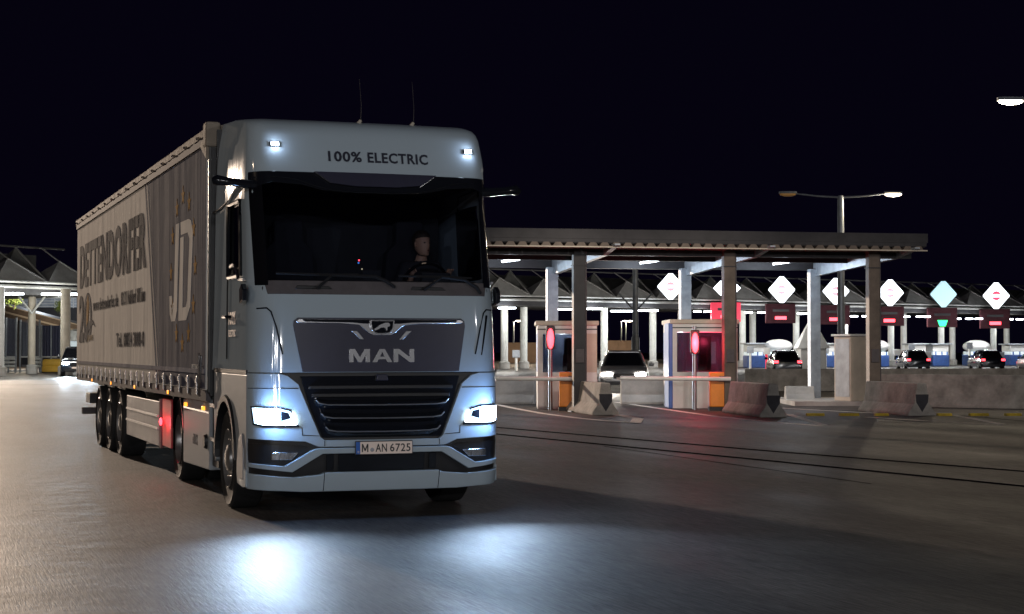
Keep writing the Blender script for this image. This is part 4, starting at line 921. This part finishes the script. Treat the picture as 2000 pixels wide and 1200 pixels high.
# ================================================================== FAR CANOPY (folded roof on white pillars)
def far_canopy(p0, p1, label, bay=4.3, hb=5.85, ht=8.0):
    a, b = Vector(p0), Vector(p1); L = (b - a).length; ang = math.atan2(b.y - a.y, b.x - a.x)
    t = thing('folded_roof_canopy', label, 'canopy', (a.x, a.y, 0), ang)
    n = int(round(L / bay)); bw = L / n
    MB().b2(0, L, .3, 12, hb - .78, hb - .30).build('soffit', M['dsteel'], t)
    MB().tube([(0, 0, hb), (L, 0, hb)], .10, 6).tube([(0, .2, hb - .30), (L, .2, hb - .30)], .12, 6).build('lower_chord', M['panel_grey'], t)
    MB().tube([(0, 3.2, ht + .10), (L, 3.2, ht + .10)], .07, 6).build('upper_chord', M['panel_dark'], t)
    MB().b2(0, L, 6.0, 6.2, hb - .3, ht - .2).build('back_screen', M['panel_dark'], t)
    for i in range(n):
        x0 = i * bw
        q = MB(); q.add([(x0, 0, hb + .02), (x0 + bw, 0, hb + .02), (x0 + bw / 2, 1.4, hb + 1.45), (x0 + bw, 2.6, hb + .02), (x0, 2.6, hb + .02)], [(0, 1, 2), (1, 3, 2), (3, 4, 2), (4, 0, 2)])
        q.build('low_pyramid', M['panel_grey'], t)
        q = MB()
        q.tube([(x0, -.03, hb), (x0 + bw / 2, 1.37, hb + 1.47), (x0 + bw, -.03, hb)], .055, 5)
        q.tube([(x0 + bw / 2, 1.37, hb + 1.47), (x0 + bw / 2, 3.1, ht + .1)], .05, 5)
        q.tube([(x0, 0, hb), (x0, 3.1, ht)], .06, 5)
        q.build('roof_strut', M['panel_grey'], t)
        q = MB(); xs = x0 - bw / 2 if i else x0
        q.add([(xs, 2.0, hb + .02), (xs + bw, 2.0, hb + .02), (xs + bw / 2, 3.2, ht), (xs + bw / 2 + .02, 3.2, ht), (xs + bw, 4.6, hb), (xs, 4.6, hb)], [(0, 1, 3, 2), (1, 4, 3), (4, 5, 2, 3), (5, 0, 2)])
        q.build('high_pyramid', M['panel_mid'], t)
    return t, bw
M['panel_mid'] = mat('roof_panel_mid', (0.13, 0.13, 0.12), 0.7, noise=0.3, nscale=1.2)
fc, bw = far_canopy((W(950, 129), 129), (W(2110, 168.5), 168.5), 'far folded roof canopy with grey pyramids spanning the right half')
lc, bw2 = far_canopy((W(-120, 96), 96), (W(190, 106), 106), 'folded roof canopy with pyramids at the left edge', bay=3.8, hb=5.75, ht=8.05)
def FCd(px): # depth of the right far canopy's front at a photo column
    x0, y0, x1, y1 = W(950, 129), 129, W(2110, 168.5), 168.5; s = (px - 1000) / F
    k = (y1 - y0) / (x1 - x0); return (y0 - k * x0) / (1 - k * s)
far_lights = []
def pillar(px, d, r, z, label, m='white', base=True):
    t = thing('round_pillar', label, 'pillar', (W(px, d), d, 0), 0, 'white pillars under the folded canopies')
    MB().lathe([(0, r), (z, r)], (0, 0, 0), 'Z', 16, True).build('shaft', M[m], t, True)
    if base: MB().lathe([(0, r * 1.5), (.5, r * 1.5), (.6, r * 1.05)], (0, 0, 0), 'Z', 16, True).build('plinth', M['concrete2'], t, True)
    return t
signs = [1310, 1420, 1527, 1633, 1739, 1843, 1946]
ordn = ['first', 'second', 'third', 'fourth', 'fifth', 'sixth', 'seventh']
pil = [(985, 3, 'white pillar right beside the truck, leftmost under the far canopy'), (1023, 5, 'second white pillar from the truck under the far canopy'), (1180, 3, 'white pillar just right of the first booth'),
       (1275, 4, 'white pillar behind the headlights of the silver car'), (1330, 8, 'white pillar below the first diamond sign'), (1450, 5, 'white pillar between the second and third diamond signs'), (1470, 9, 'thin white pillar left of the third diamond sign'),
       (1555, 5, 'white pillar between the third and fourth diamond signs'), (1650, 3, 'white pillar under the fourth diamond sign'), (1740, 3, 'white pillar under the fifth diamond sign'), (1765, 7, 'white pillar right behind the one under the fifth sign'),
       (1838, 3, 'white pillar under the green lit lane box'), (1860, 7, 'white pillar just right of the green lit lane box'), (1940, 3, 'white pillar under the seventh diamond sign'), (1966, 7, 'white pillar nearest the right edge under the far canopy')]
for px, dd, lb in pil: pillar(px, FCd(px) + dd, .30, 5.1, lb)
for px, d, lb, r in ((0, 98, 'round pillar cut by the left edge', .26), (62, 106, 'thin worn pillar between glass screens at the left', .24), (128, 101, 'thick cream pillar beside the dark car', .30)):
    pillar(px, d, r, 5.3, lb, 'cream' if px else 'white')
t0 = bpy.data.objects
# braces at some pillars
for px in (62,):
    d = 105.6; br = MB().tube([(W(px, d), d, 3.9), (W(px - 26, d), d, 5.0)], .07, 6).tube([(W(px, d), d, 3.9), (W(px + 26, d), d, 5.0)], .07, 6)
    tag(br.build('roof_brace', M['white']), 'forked white brace at the head of the thin worn pillar', 'brace')
# strips of small lights under the far canopies
k = 0
def lightrow(xs, y, dfn, lb):
    global k
    t = thing('ceiling_light_row', lb, 'lights', (0, 0, 0), 0, 'rows of small white lights under the folded canopies')
    for j, x in enumerate(xs):
        d = dfn(x); zz = Z(y, d)
        MB().box((W(x, d), d, zz), (.62, .5, .12)).build('lamp', M['white_e'], t, bevel=.02)
    x = sum(xs) / len(xs); d = dfn(x); lamp((W(x, d), d + 1.0, Z(y, d) - .5), 260, (.95, .97, .88), .3, 'lane_and_fill_light')
    return t
rows = [([980, 990, 1000], 602, 'row of small white lights touching the truck under the far canopy'), ([1095, 1105, 1117, 1128], 604.5, 'row of small white lights left of the dark front post'),
        ([1138, 1148, 1158, 1170], 603.5, 'row of small white lights right of the dark front post'), ([1200, 1213, 1226, 1238], 608, 'row of small white lights below the grey pyramids mid way'), ([1253, 1265, 1278], 607, 'row of small white lights left of the first diamond sign'),
        ([1362, 1382], 609, 'pair of small white lights between first and second diamond signs'), ([1462, 1487], 611, 'pair of small white lights left of the third lane box'), ([1565, 1580], 613, 'pair of small white lights between third and fourth lane boxes'),
        ([1668, 1691], 618, 'pair of small white lights left of the fifth lane box'), ([1770, 1797, 1810], 619, 'row of small white lights between fifth and sixth lane boxes'), ([1870, 1893, 1912], 623, 'row of small white lights between sixth and seventh lane boxes'), ([1972, 1992], 624, 'pair of small white lights at the right edge')]
for xs, y, lb in rows: lightrow(xs, y, lambda x: FCd(x) - .2, lb)
lightrow([8, 21, 34], 574, lambda x: 99.0, 'row of small white lights at the left edge'); lightrow([92, 105, 118, 141], 575, lambda x: 101.5, 'row of small white lights beside the cream pillar')
for px, e_ in ((985, 800), (1090, 800), (1200, 800), (1300, 650), (1450, 450), (1650, 450), (1850, 400)): lamp((W(px, FCd(px) - 13), FCd(px) - 13, 3.4), e_, (1, .96, .9), .3, 'lane_and_fill_light')  # fill lamps added in front of the far canopy to brighten its pyramids
for px, d in ((-10, 90), (60, 92), (130, 93)): lamp((W(px, d), d, 3.6), 330, (1, .95, .84), .3, 'lane_and_fill_light')  # added fill for the pillars and screens at the left
# diamond signs and lane boxes
for i, px in enumerate(signs):
    d = FCd(px) - 1.6; cz = Z(560 + (578 - 560) * (px - 1310) / 636 , d)
    t = thing('diamond_sign', '%s lit diamond sign from the left, %s' % (ordn[i], ['white with a pale pink symbol', 'a flattened white hexagon crossed by the post', 'white with a faint pink symbol', 'white and pink, crossed by the lamp pole', 'white and pink, by the third front post', 'dim bluish white without red', 'white with a strong red disc'][i]), 'sign', (W(px, d), d, cz), 0, 'lit diamond lane signs on the far canopy')
    R_ = 25.5 / F * d; c = R_ * .16; hh_ = R_ if i != 1 else R_ * .56
    P8 = [(-R_, -c * .3), (-c, -hh_), (c, -hh_), (R_, -c * .3), (R_, c * .3), (c, hh_), (-c, hh_), (-R_, c * .3)]
    if i == 1: P8 = [(-R_ * 1.05, 0), (-R_ * .5, -hh_), (R_ * .5, -hh_), (R_ * 1.05, 0), (R_ * .5, hh_), (-R_ * .5, hh_)]
    MB().prism([(x * 1.04, z * 1.04) for x, z in P8], 'Y', .0, .25).build('sign_case', M['dsteel'], t)
    MB().prism(P8, 'Y', -.06, -.005).build('sign_face', M['sign_dim'] if i == 5 else M['sign_e'], t)
    if i not in (1, 5):
        m = M['sign_red'] if i == 6 else M['sign_pink']; r_ = R_ * .36
        for s in (-1, 1):
            MB().prism([(r_ * math.cos(R(a)), s * (r_ * math.sin(R(a)))) for a in (18, 40, 65, 90, 115, 140, 162)], 'Y', -.075, -.061).build('sign_symbol', m, t)
    MB().tube([(0, .3, -.0), (0, 1.7, .3)], .05, 6).build('sign_bracket', M['dsteel'], t)
    if i >= 1:
        cz2 = Z(610 + (i - 1) * 2.6, d) if i > 1 else Z(610, d); w2, h2 = 29 / F * d, 19 / F * d
        green = (i == 5)
        t = thing('lane_box', '%s lane signal box, %s' % (['', 'brightly red lit', 'dull red', 'dull red', 'dull red', 'dull red', 'dull red'][i], ['', 'partly hidden by the middle front post', 'below the third diamond sign', 'below the fourth diamond sign', 'below the fifth diamond sign', 'with a green arrow below the sixth sign', 'below the seventh diamond sign'][i]), 'signal box', (W(px - 2, d), d, cz2), 0, 'lane signal boxes on the far canopy')
        mm = M['redbox1'] if i == 1 and 'redbox1' in M else (emit('lit_red_box', (.70, .03, .07), .42) if i == 1 else M['redboxd'] if 'redboxd' in M else M.setdefault('redboxd', mat('dull_red_box', (.045, .016, .020), .7, spec=.05, noise=.3, nscale=2)))
        MB().b2(-w2, w2, 0, .4, -h2, h2).build('box_case', mm, t, bevel=.03)
        MB().b2(-w2 * .55, w2 * .55, -.02, 0, h2 * .18, h2 * .42).build('box_slot', M['black'], t)
        if green: MB().prism([(-w2 * .34, -h2 * .28), (w2 * .34, -h2 * .28), (w2 * .2, -h2 * .9), (-w2 * .2, -h2 * .9)], 'Y', -.04, -.002).build('green_arrow', M['green_e'], t)
        else: MB().b2(-w2 * .38, w2 * .38, -.04, -.002, -h2 * .62, -h2 * .3).build('red_bar', M['red_e'], t, bevel=.02)
d = FCd(1309) - 1.2
t = thing('green_signal', 'small green arrow signal hanging left of the red lit booth', 'traffic light', (W(1309, d), d, Z(632, d)), 0)
MB().b2(-.42, .42, 0, .3, -.42, .34).build('signal_case', M['black'], t, bevel=.02)
MB().prism([(-.38, .24), (.38, .24), (.18, -.28), (-.18, -.28)], 'Y', -.04, -.003).build('green_arrow', M['green_e'], t)
# thin pole crossing the far canopy
d = 88; t = thing('slim_mast', 'slim grey mast standing mid way, left of the first diamond sign', 'mast', (W(1241, d), d, 0))
MB().lathe([(0, .22), (2.2, .22), (2.3, .16), (Z(514, d), .14)], (0, 0, 0), 'Z', 12, True).build('shaft', M['steel'], t, True)
MB().tube([(0, 0, 3.6), (-.9, 0, 4.6)], .05, 6).tube([(0, 0, 3.6), (.9, 0, 4.6)], .05, 6).build('brace', M['steel'], t)
# far toll booths with white domed tops
fb = [(1478, 690, .8), (1525, 688, 1.0), (1625, 690, .8), (1716, 687, 1.0), (1795, 690, .7), (1838, 692, .8), (1915, 688, 1.0), (1990, 692, .9)]
fl_ = ['pale far booth at the left of the lane row', 'white domed far booth below the third sign', 'white far booth behind the grey canopy post', 'white domed far booth right of the grey cabinet', 'small white and blue far booth between fifth and sixth signs', 'far booth with blue base below the green arrow box', 'white domed far booth below the seventh sign', 'blue and white far booth at the right edge']
for (px, py, s), lb in zip(fb, fl_):
    d = FCd(px) - 6 + random.uniform(-1, 1); t = thing('domed_booth', lb, 'booth', (W(px, d), d, 0), 0, 'far toll booths with blue bases')
    MB().b2(-.95 * s, .95 * s, 0, 3, 0, 1.05).build('booth_base', M['bluedeep'], t, bevel=.08)
    MB().b2(-.85 * s, .85 * s, .1, 2.9, 1.05, 1.35).build('booth_windows', M['white_dim'], t)
    for x in (-.6, .1, .7): MB().b2(x * s - .05, x * s + .05, .03, .1, 1.05, 1.35).build('window_post', M['blue'], t)
    if s == 1.0: MB().sphere((0, 1.4, 1.85), (1.25, 1.5, .60), 18, 10).build('booth_roof', M['white'], t, True)
    else:
        MB().b2(-.9 * s, .9 * s, .1, 2.9, 1.35, 2.0).build('booth_panel', M['white'], t, bevel=.05)
        MB().b2(-1.2 * s, 1.2 * s, -.3, 3.1, 2.0, 2.12).build('booth_roof', M['steel'], t, bevel=.02)
    lamp((W(px, d), d - 2.0, 3.4), [60, 260, 90, 300, 50, 80, 300, 60][fb.index((px, py, s))] if False else (700 if s == 1.0 else 260), (.95, .97, 1), .2, 'booth_front_fill')  # unseen lamp added before each booth to whiten its top
rc = random.Random(11)
cl_ = [(1465, 'white', 'white bollard post'), (1497, 'redp2', 'red sign post'), (1560, 'blue', 'blue post'), (1612, 'white', 'pale post'), (1690, 'redp2', 'glowing red post'), (1752, 'blue', 'blue post'), (1780, 'white', 'white post'), (1812, 'blue', 'blue post'), (1893, 'white', 'white post'), (1932, 'redp2', 'red post'), (1955, 'white', 'white sign post'), (1090, 'redp2', 'red post'), (1008, 'white', 'white post')]
M['redp2'] = emit('red_lit_post', (.8, .03, .06), .5)
wh_ = ['left of the third lane box', 'just left of the third diamond sign', 'right of the third diamond sign', 'left of the fourth lane box', 'beside the grey cabinet', 'right of the fifth lane box', 'between the fifth and sixth signs', 'left of the green arrow box', 'between sixth and seventh signs', 'left of the seventh sign', 'right of the seventh sign', 'behind the first booth', 'just right of the truck']
for (px, m_, n_), wv in zip(cl_, wh_):
    d = FCd(px) - 9 - rc.uniform(0, 4); hgt = rc.uniform(1.3, 2.2); t = thing('lane_post', 'far %s %s' % (n_, wv), 'post', (W(px, d), d, 0), 0, 'slim posts along the far lanes')
    MB().lathe([(0, .10), (hgt, .09)], (0, 0, 0), 'Z', 10, True).build('post', M[m_], t, True)
    MB().b2(-.28, .28, -.13, -.09, hgt - .55, hgt).build('post_plate', M['white' if m_ != 'white' else 'steel'], t, bevel=.02)
# cabinet-like white cone (shade roof) left of rear post
d = FCd(1592) - 20; t = thing('peaked_kiosk', 'white peaked kiosk seen behind the right rear canopy post', 'kiosk', (W(1585, d), d, 0))
MB().b2(-1.0, 1.0, -.8, .8, 0, 1.65).build('kiosk_wall', M['white'], t, bevel=.04)
MB().rings([[(-1.25, -1, 1.65), (1.25, -1, 1.65), (1.25, 1, 1.65), (-1.25, 1, 1.65)], [(-.1, -.1, 4.0), (.1, -.1, 4.0), (.1, .1, 4.0), (-.1, .1, 4.0)]]).build('peaked_roof', M['white'], t)
lamp((W(1585, d) - 2, d - 3, 3.5), 130, (1, .97, .92), .2, 'kiosk_light')
# brown noise walls behind
for a, b, y0, d, lb in ((990, 1060, 672, 190, 'brown noise wall beside the truck, seen under the far canopy'), (1188, 1248, 668, 185, 'brown noise wall behind the silver car')):
    wl_ = MB().b2(W(a, d), W(b, d), d, d + .3, 0, Z(y0, d)); 
    n_ = int((W(b, d) - W(a, d)) / 1.0)
    for i in range(n_ + 1): x = W(a, d) + i * 1.0; wl_.b2(x - .06, x + .06, d - .08, d, 0, Z(y0, d))
    wl_.b2(W(a, d), W(b, d), d - .1, d + .4, Z(y0, d), Z(y0, d) + .15)
    tag(wl_.build('noise_wall', M['brownwall'] if 'brownwall' in M else M.setdefault('brownwall', mat('brown_wall', (.22, .15, .10), .8, noise=.2, nscale=1))), lb, 'wall')
lamp((W(1020, 180), 176, 6), 2600, WARM, .3, 'lane_and_fill_light'); lamp((W(1218, 180), 172, 6), 2600, WARM, .3, 'lane_and_fill_light')

# ================================================================== CARS
def car(name, label, x, y, rz, paint, L=4.6, Wd=1.86, H=1.66, head=True, tail=False, hstr=None):
    t = thing(name, label, 'car', (x, y, 0), rz)
    hw = Wd / 2
    # sections along the length: (y, half width low, bonnet height)
    sec = [(0, .80, .74), (.10, .93, .88), (.35, .98, .98), (1.0, 1.0, 1.06), (1.35, 1.0, 1.10), (3.6, 1.0, 1.12), (4.25, .97, 1.08), (4.5, .93, 1.0), (4.6, .85, .9)]
    rs_ = []
    for yy_, f, h in sec:
        yy_ *= L / 4.6; h *= H / 1.66; g_ = hw * f
        rs_.append([(-g_ * .92, yy_, .28), (-g_, yy_, .42), (-g_, yy_, h * .72), (-g_ * .93, yy_, h * .94), (-g_ * .70, yy_, h), (g_ * .70, yy_, h), (g_ * .93, yy_, h * .94), (g_, yy_, h * .72), (g_, yy_, .42), (g_ * .92, yy_, .28)])
    bd = MB().rings(rs_).build('body', paint, t, 50, bevel=.02)
    gh = MB(); k_ = H / 1.66
    gs = [(1.15, .86, 1.06, 1.07), (1.45, .84, 1.06, 1.28), (1.95, .80, 1.08, 1.60), (2.4, .79, 1.08, 1.66), (3.3, .79, 1.08, 1.65), (3.9, .78, 1.08, 1.56), (4.35, .78, 1.05, 1.10)]
    gh.rings([[(-hw * f, yy_ * L / 4.6, a * k_), (-hw * f * .86, yy_ * L / 4.6, (a + (b_ - a) * .88) * k_), (-hw * f * .70, yy_ * L / 4.6, b_ * k_), (hw * f * .70, yy_ * L / 4.6, b_ * k_), (hw * f * .86, yy_ * L / 4.6, (a + (b_ - a) * .88) * k_), (hw * f, yy_ * L / 4.6, a * k_)] for yy_, f, a, b_ in gs])
    gh.build('window_glass', M['carglass'], t, 50)
    MB().rings([[(-hw * .62, yy_ * L / 4.6, (z - .02) * k_), (-hw * .60, yy_ * L / 4.6, (z + .02) * k_), (hw * .60, yy_ * L / 4.6, (z + .02) * k_), (hw * .62, yy_ * L / 4.6, (z - .02) * k_)] for yy_, z in ((1.98, 1.61), (2.4, 1.67), (3.3, 1.66), (3.9, 1.58))]).build('roof', paint, t, 60)
    for s in (-1, 1):
        MB().tube([(s * hw * .86, 1.12 * L / 4.6, 1.05 * k_), (s * hw * .66, 1.98 * L / 4.6, 1.61 * k_), (s * hw * .64, 3.3 * L / 4.6, 1.65 * k_), (s * hw * .74, 4.35 * L / 4.6, 1.06 * k_)], .045, 6).build('roof_pillar', paint, t, True)
        MB().sphere((s * (hw + .10), 1.5 * L / 4.6, 1.12 * k_), (.10, .06, .08), 10, 6).build('mirror', paint, t, 60)
        for yw in (.85 * L / 4.6, 3.7 * L / 4.6):
            wh = MB().lathe([(0, .20), (-s * .0, .30), (s * .0, .33), (-s * .04, .345), (-s * .2, .345), (-s * .22, .2)], (s * hw * .985, yw, .345), 'X', 24).build('wheel', M['rubber'], t, 40)
            MB().lathe([(0, .21), (-s * .02, .18), (s * .005, .05), (s * .005, .005)], (s * hw * .985, yw, .345), 'X', 16).build('rim', M['rim'], wh, 40)
        hx = s * hw * .66
        h1 = MB().rings([[(hx + a * .20, yy_, .74 * k_ + b_ * .075) for a, b_ in ((-1, -.7), (.9, -1), (1.1, .6), (.6, 1), (-.9, .7))] for yy_ in (-.02, .18)]).build('headlight', M['carhead'] if head else M['satin'], t, bevel=.01)
        MB().b2(min(s * hw * .62, s * hw * .9), max(s * hw * .62, s * hw * .9), L - .06, L + .015, .82 * k_, .98 * k_).build('tail_light', M['red_e'] if tail else M['redpanel'], t, bevel=.01)
    MB().b2(-hw * .40, hw * .40, -.015, .08, .56 * k_, .76 * k_).build('grille', M['gblack'], t, bevel=.01)
    MB().b2(-hw * .75, hw * .75, -.01, .1, .30, .42).build('bumper_intake', M['black'], t, bevel=.01)
    MB().b2(-.26, .26, -.025, -.012, .46, .56).build('number_plate', M['plate'], t)
    return t
M['carhead'] = emit('car_headlamp_on', (1.0, .93, .82), 40)
d = 60
c1 = car('parked_car', 'silver car with both headlights on, waiting behind the booths', W(1218, d), d, R(-4), M['carsilver'], H=1.52)
for s in (-1, 1):
    o = spot((s * .61, -.12, .70), (s * .61, -10, .3), 500, (1, .93, .82), 80, .9, .07, 'car_headlamp_light'); o.parent = c1
M['carhead2'] = M['carhead']; M['carhead'] = emit('car_headlamp_cool', (.7, .88, 1.0), 170)
d = 95
c2 = car('approaching_car', 'dark car with dazzling headlight, half hidden behind the trailer', W(150, d), d, R(14), M['cardark'], H=1.72)
for s in (-1, 1):
    o = spot((s * .60, -.10, .74), (s * .60 + 2.4, -10, .0), 7000, (.62, .82, 1), 50, .9, .10, 'car_headlamp_beam'); o.parent = c2
M['carhead'] = M['carhead2']
for px, dd, lb, m in ((1492, 40, 'car with red tail lights, left of the lane row', 'cardark'), (1745, 30, 'car with glowing red tail lights near the grey cabinet', 'cardark'), (1885, 36, 'low dark car with a thin red tail light, third from the right', 'cardark'), (1980, 48, 'pale car with red tail lights at the right edge', 'carsilver')):
    d = FCd(px) - dd; car('queuing_car', lb, W(px, d) + 1.0, d, R(180 - 3), M[m], H=1.5, head=False, tail=True)

# ================================================================== LEFT BACKGROUND
# strip-glass screens on steel frame
gsx = [(-8, 32), (40, 78), (82, 119)]
lbs = ['tall clear corrugated screen cut by the left edge', 'tall clear screen in the middle of the left background', 'dark blue tinted screen beside the cream pillar']
for (a, b_), lb, hh0 in zip(gsx, lbs, (622, 626, 636)):
    d = 112; t = thing('glass_screen', lb, 'screen', (W(a, d), d, 0), 0, 'tall ribbed screens at the left')
    wd_ = W(b_, d) - W(a, d); q = MB(); n_ = 14; zt = Z(hh0, d)
    pts = [(wd_ * i / n_, .06 * (i % 2)) for i in range(n_ + 1)]
    for (x0, y0), (x1, y1) in zip(pts[:-1], pts[1:]): q.add([(x0, y0, 1.1), (x1, y1, 1.1), (x1, y1, zt), (x0, y0, zt)], [(0, 1, 2, 3)])
    q.build('ribbed_pane', M['curtain_strip'] if lb[0] == 't' else M['bluepane'] if 'bluepane' in M else M.setdefault('bluepane', mat('tinted_pane', (.06, .065, .11), .25)), t)
    for x in (0, wd_ / 2, wd_): MB().b2(x - .05, x + .05, -.06, -.01, 0, zt + .05).build('screen_post', M['steel'], t)
    MB().b2(0, wd_, -.05, -.01, 1.02, 1.1).build('screen_rail', M['white'], t)
for a, b_, lb in ((-10, 30, 'grey steel guardrail cut by the left edge'), (56, 80, 'short pale steel guardrail left of the yellow barrier')):
    d = 110.5; t = thing('guardrail', lb, 'guardrail', (W(a, d), d, 0), 0, 'guardrails at the left')
    wd_ = W(b_, d) - W(a, d)
    for z in (.35, .60, .85): MB().rings([[(x, 0, z), (x, -.07, z + .05), (x, -.07, z + .13), (x, 0, z + .18)] for x in (0, wd_)]).build('rail', M['white'], t)
    for i in range(4): MB().b2(wd_ * i / 3 - .05, wd_ * i / 3 + .05, .0, .1, 0, 1.05).build('rail_post', M['steel'], t)
d = 111; t = thing('yellow_barrier', 'rounded yellow plastic crash barrier beside the dark car', 'barrier', (W(82, d), d, .02))
MB().rings([[(x, y, z) for x, y in ((0 + a, 0 + a), (1.7 - a, 0 + a), (1.7 - a, 1.6 - a), (a, 1.6 - a))] for z, a in ((0, .04), (.1, 0), (.42, .02), (.45, .06), (.5, .02), (.82, .05), (.9, .14))]).build('barrier_shell', M['yellow'], t, bevel=.05)
MB().b2(-.15, 1.75, -.1, 1.7, -.02, .03).build('barrier_base', M['dsteel'], t)
# sloping ramp with brown parapet
d = 150; t = thing('sloping_ramp', 'brown sloping ramp with lit parapet edges behind the left pillars', 'bridge', (W(-60, d), d, 0))
x1 = W(200, d) - W(-60, d); za, zb = Z(580, d), Z(648, d)
MB().prism([(0, za), (x1, zb), (x1, zb - 1.0), (0, za - 1.0)], 'Y', 0, 6).build('ramp_deck', M['bsteel'], t)
for k, (o1_, th_) in enumerate(((0.0, .10), (-.62, .16))):
    MB().prism([(0, za + o1_ + th_), (x1, zb + o1_ + th_), (x1, zb + o1_), (0, za + o1_)], 'Y', -.16, -.02).build('parapet_edge', M['cream'], t)
for i in range(7):
    x = x1 * i / 6; z = za + (zb - za) * i / 6; MB().b2(x - .2, x + .2, 1, 2, 0, z - 1.0).build('ramp_pier', M['dsteel'], t)
lamp((W(60, 140), 138, 6.5), 2600, WARM, .3, 'ramp_light')
# pale louvred building strip
d = 170; t = thing('louvred_building', 'low grey building with horizontal louvres, behind the left pillars', 'building', (W(34, d), d, 0))
wd_ = W(150, d) - W(34, d)
MB().b2(0, wd_, 0, 6, 0, Z(602, d) + .0).build('wall', M['dsteel'], t)
MB().b2(0, wd_, -.1, 0, Z(601, d), Z(579, d)).build('louvre_band', M['steel'], t)
for i in range(4): MB().b2(0, wd_, -.14, -.1, Z(600 - i * 5.5, d), Z(598.5 - i * 5.5, d)).build('louvre', M['white'], t)
for i in range(4): MB().b2(wd_ * i / 3.2, wd_ * i / 3.2 + .12, -.18, -.14, Z(602, d), Z(578, d)).build('mullion', M['white'], t)
MB().b2(0, wd_, .0, 6, Z(579, d), Z(577, d)).build('roof', M['dsteel'], t)
lamp((W(90, 160), 160, 8.0), 1300, COOL, .3, 'building_light')
# white van/booth behind pillar at far left
d = 125; t = thing('domed_booth', 'white domed booth with blue base just left of the trailer', 'booth', (W(143, d), d, 0))
MB().b2(-.8, .8, 0, 2, 0, 1.1).build('booth_base', M['blue'], t, bevel=.05)
MB().b2(-.75, .75, 0, 2, 1.1, 2.2).build('booth_windows', M['white_dim'], t)
MB().rings([[(a * math.cos(q) * 1.0, 1.0 + a * math.sin(q) * 1.2, z) for q in [2 * math.pi * j / 14 for j in range(14)]] for a, z in ((1, 2.2), (1.0, 2.6), (.8, 3.0), (.1, 3.15))]).build('booth_roof', M['white'], t, True)
lamp((W(120, 118), 118, 4.2), 700, (.95, .97, .9), .3, 'lane_and_fill_light')
# shrubs: clumps of many small leaves
def shrub(px, py, d, r, label):
    t = thing('shrub', label, 'shrub', (W(px, d), d, Z(py, d) - r * 1.4))
    q = MB(); rnd = random.Random(px)
    for i in range(900):
        a, b_ = rnd.uniform(0, 6.28), rnd.uniform(-1, 1); rad_ = r * rnd.random() ** .4 * (1 + .25 * math.sin(3 * a + px)); c_ = Vector((math.cos(a) * math.sqrt(1 - b_ * b_) * rad_, math.sin(a) * math.sqrt(1 - b_ * b_) * rad_, r * 1.4 + b_ * rad_ * 1.2))
        s_ = rnd.uniform(.06, .13) * r; u = Vector((rnd.uniform(-1, 1), rnd.uniform(-1, 1), rnd.uniform(-1, 1))).normalized(); v_ = u.orthogonal().normalized()
        q.add([c_ - u * s_, c_ + v_ * s_ * .5, c_ + u * s_, c_ - v_ * s_ * .5], [(0, 1, 2, 3)])
    q.build('crown', M['foliage'], t)
    MB().tube([(0, 0, 0), (.05 * r, 0, r * .8), (0, .05, r * 1.4)], [.07 * r, .05 * r, .03 * r], 6).build('trunk', M['bsteel'], t)
    return t
shrub(28, 578, 140, .75, 'bright green shrub hanging above the ramp at the left'); shrub(14, 580, 142, .6, 'darker green shrub nearest the left edge')
shrub(118, 598, 146, .5, 'small green shrub between the ramp and the cream pillar')
lamp((W(34, 136), 135, 7.0), 420, (.9, 1, .7), .2, 'shrub_light')
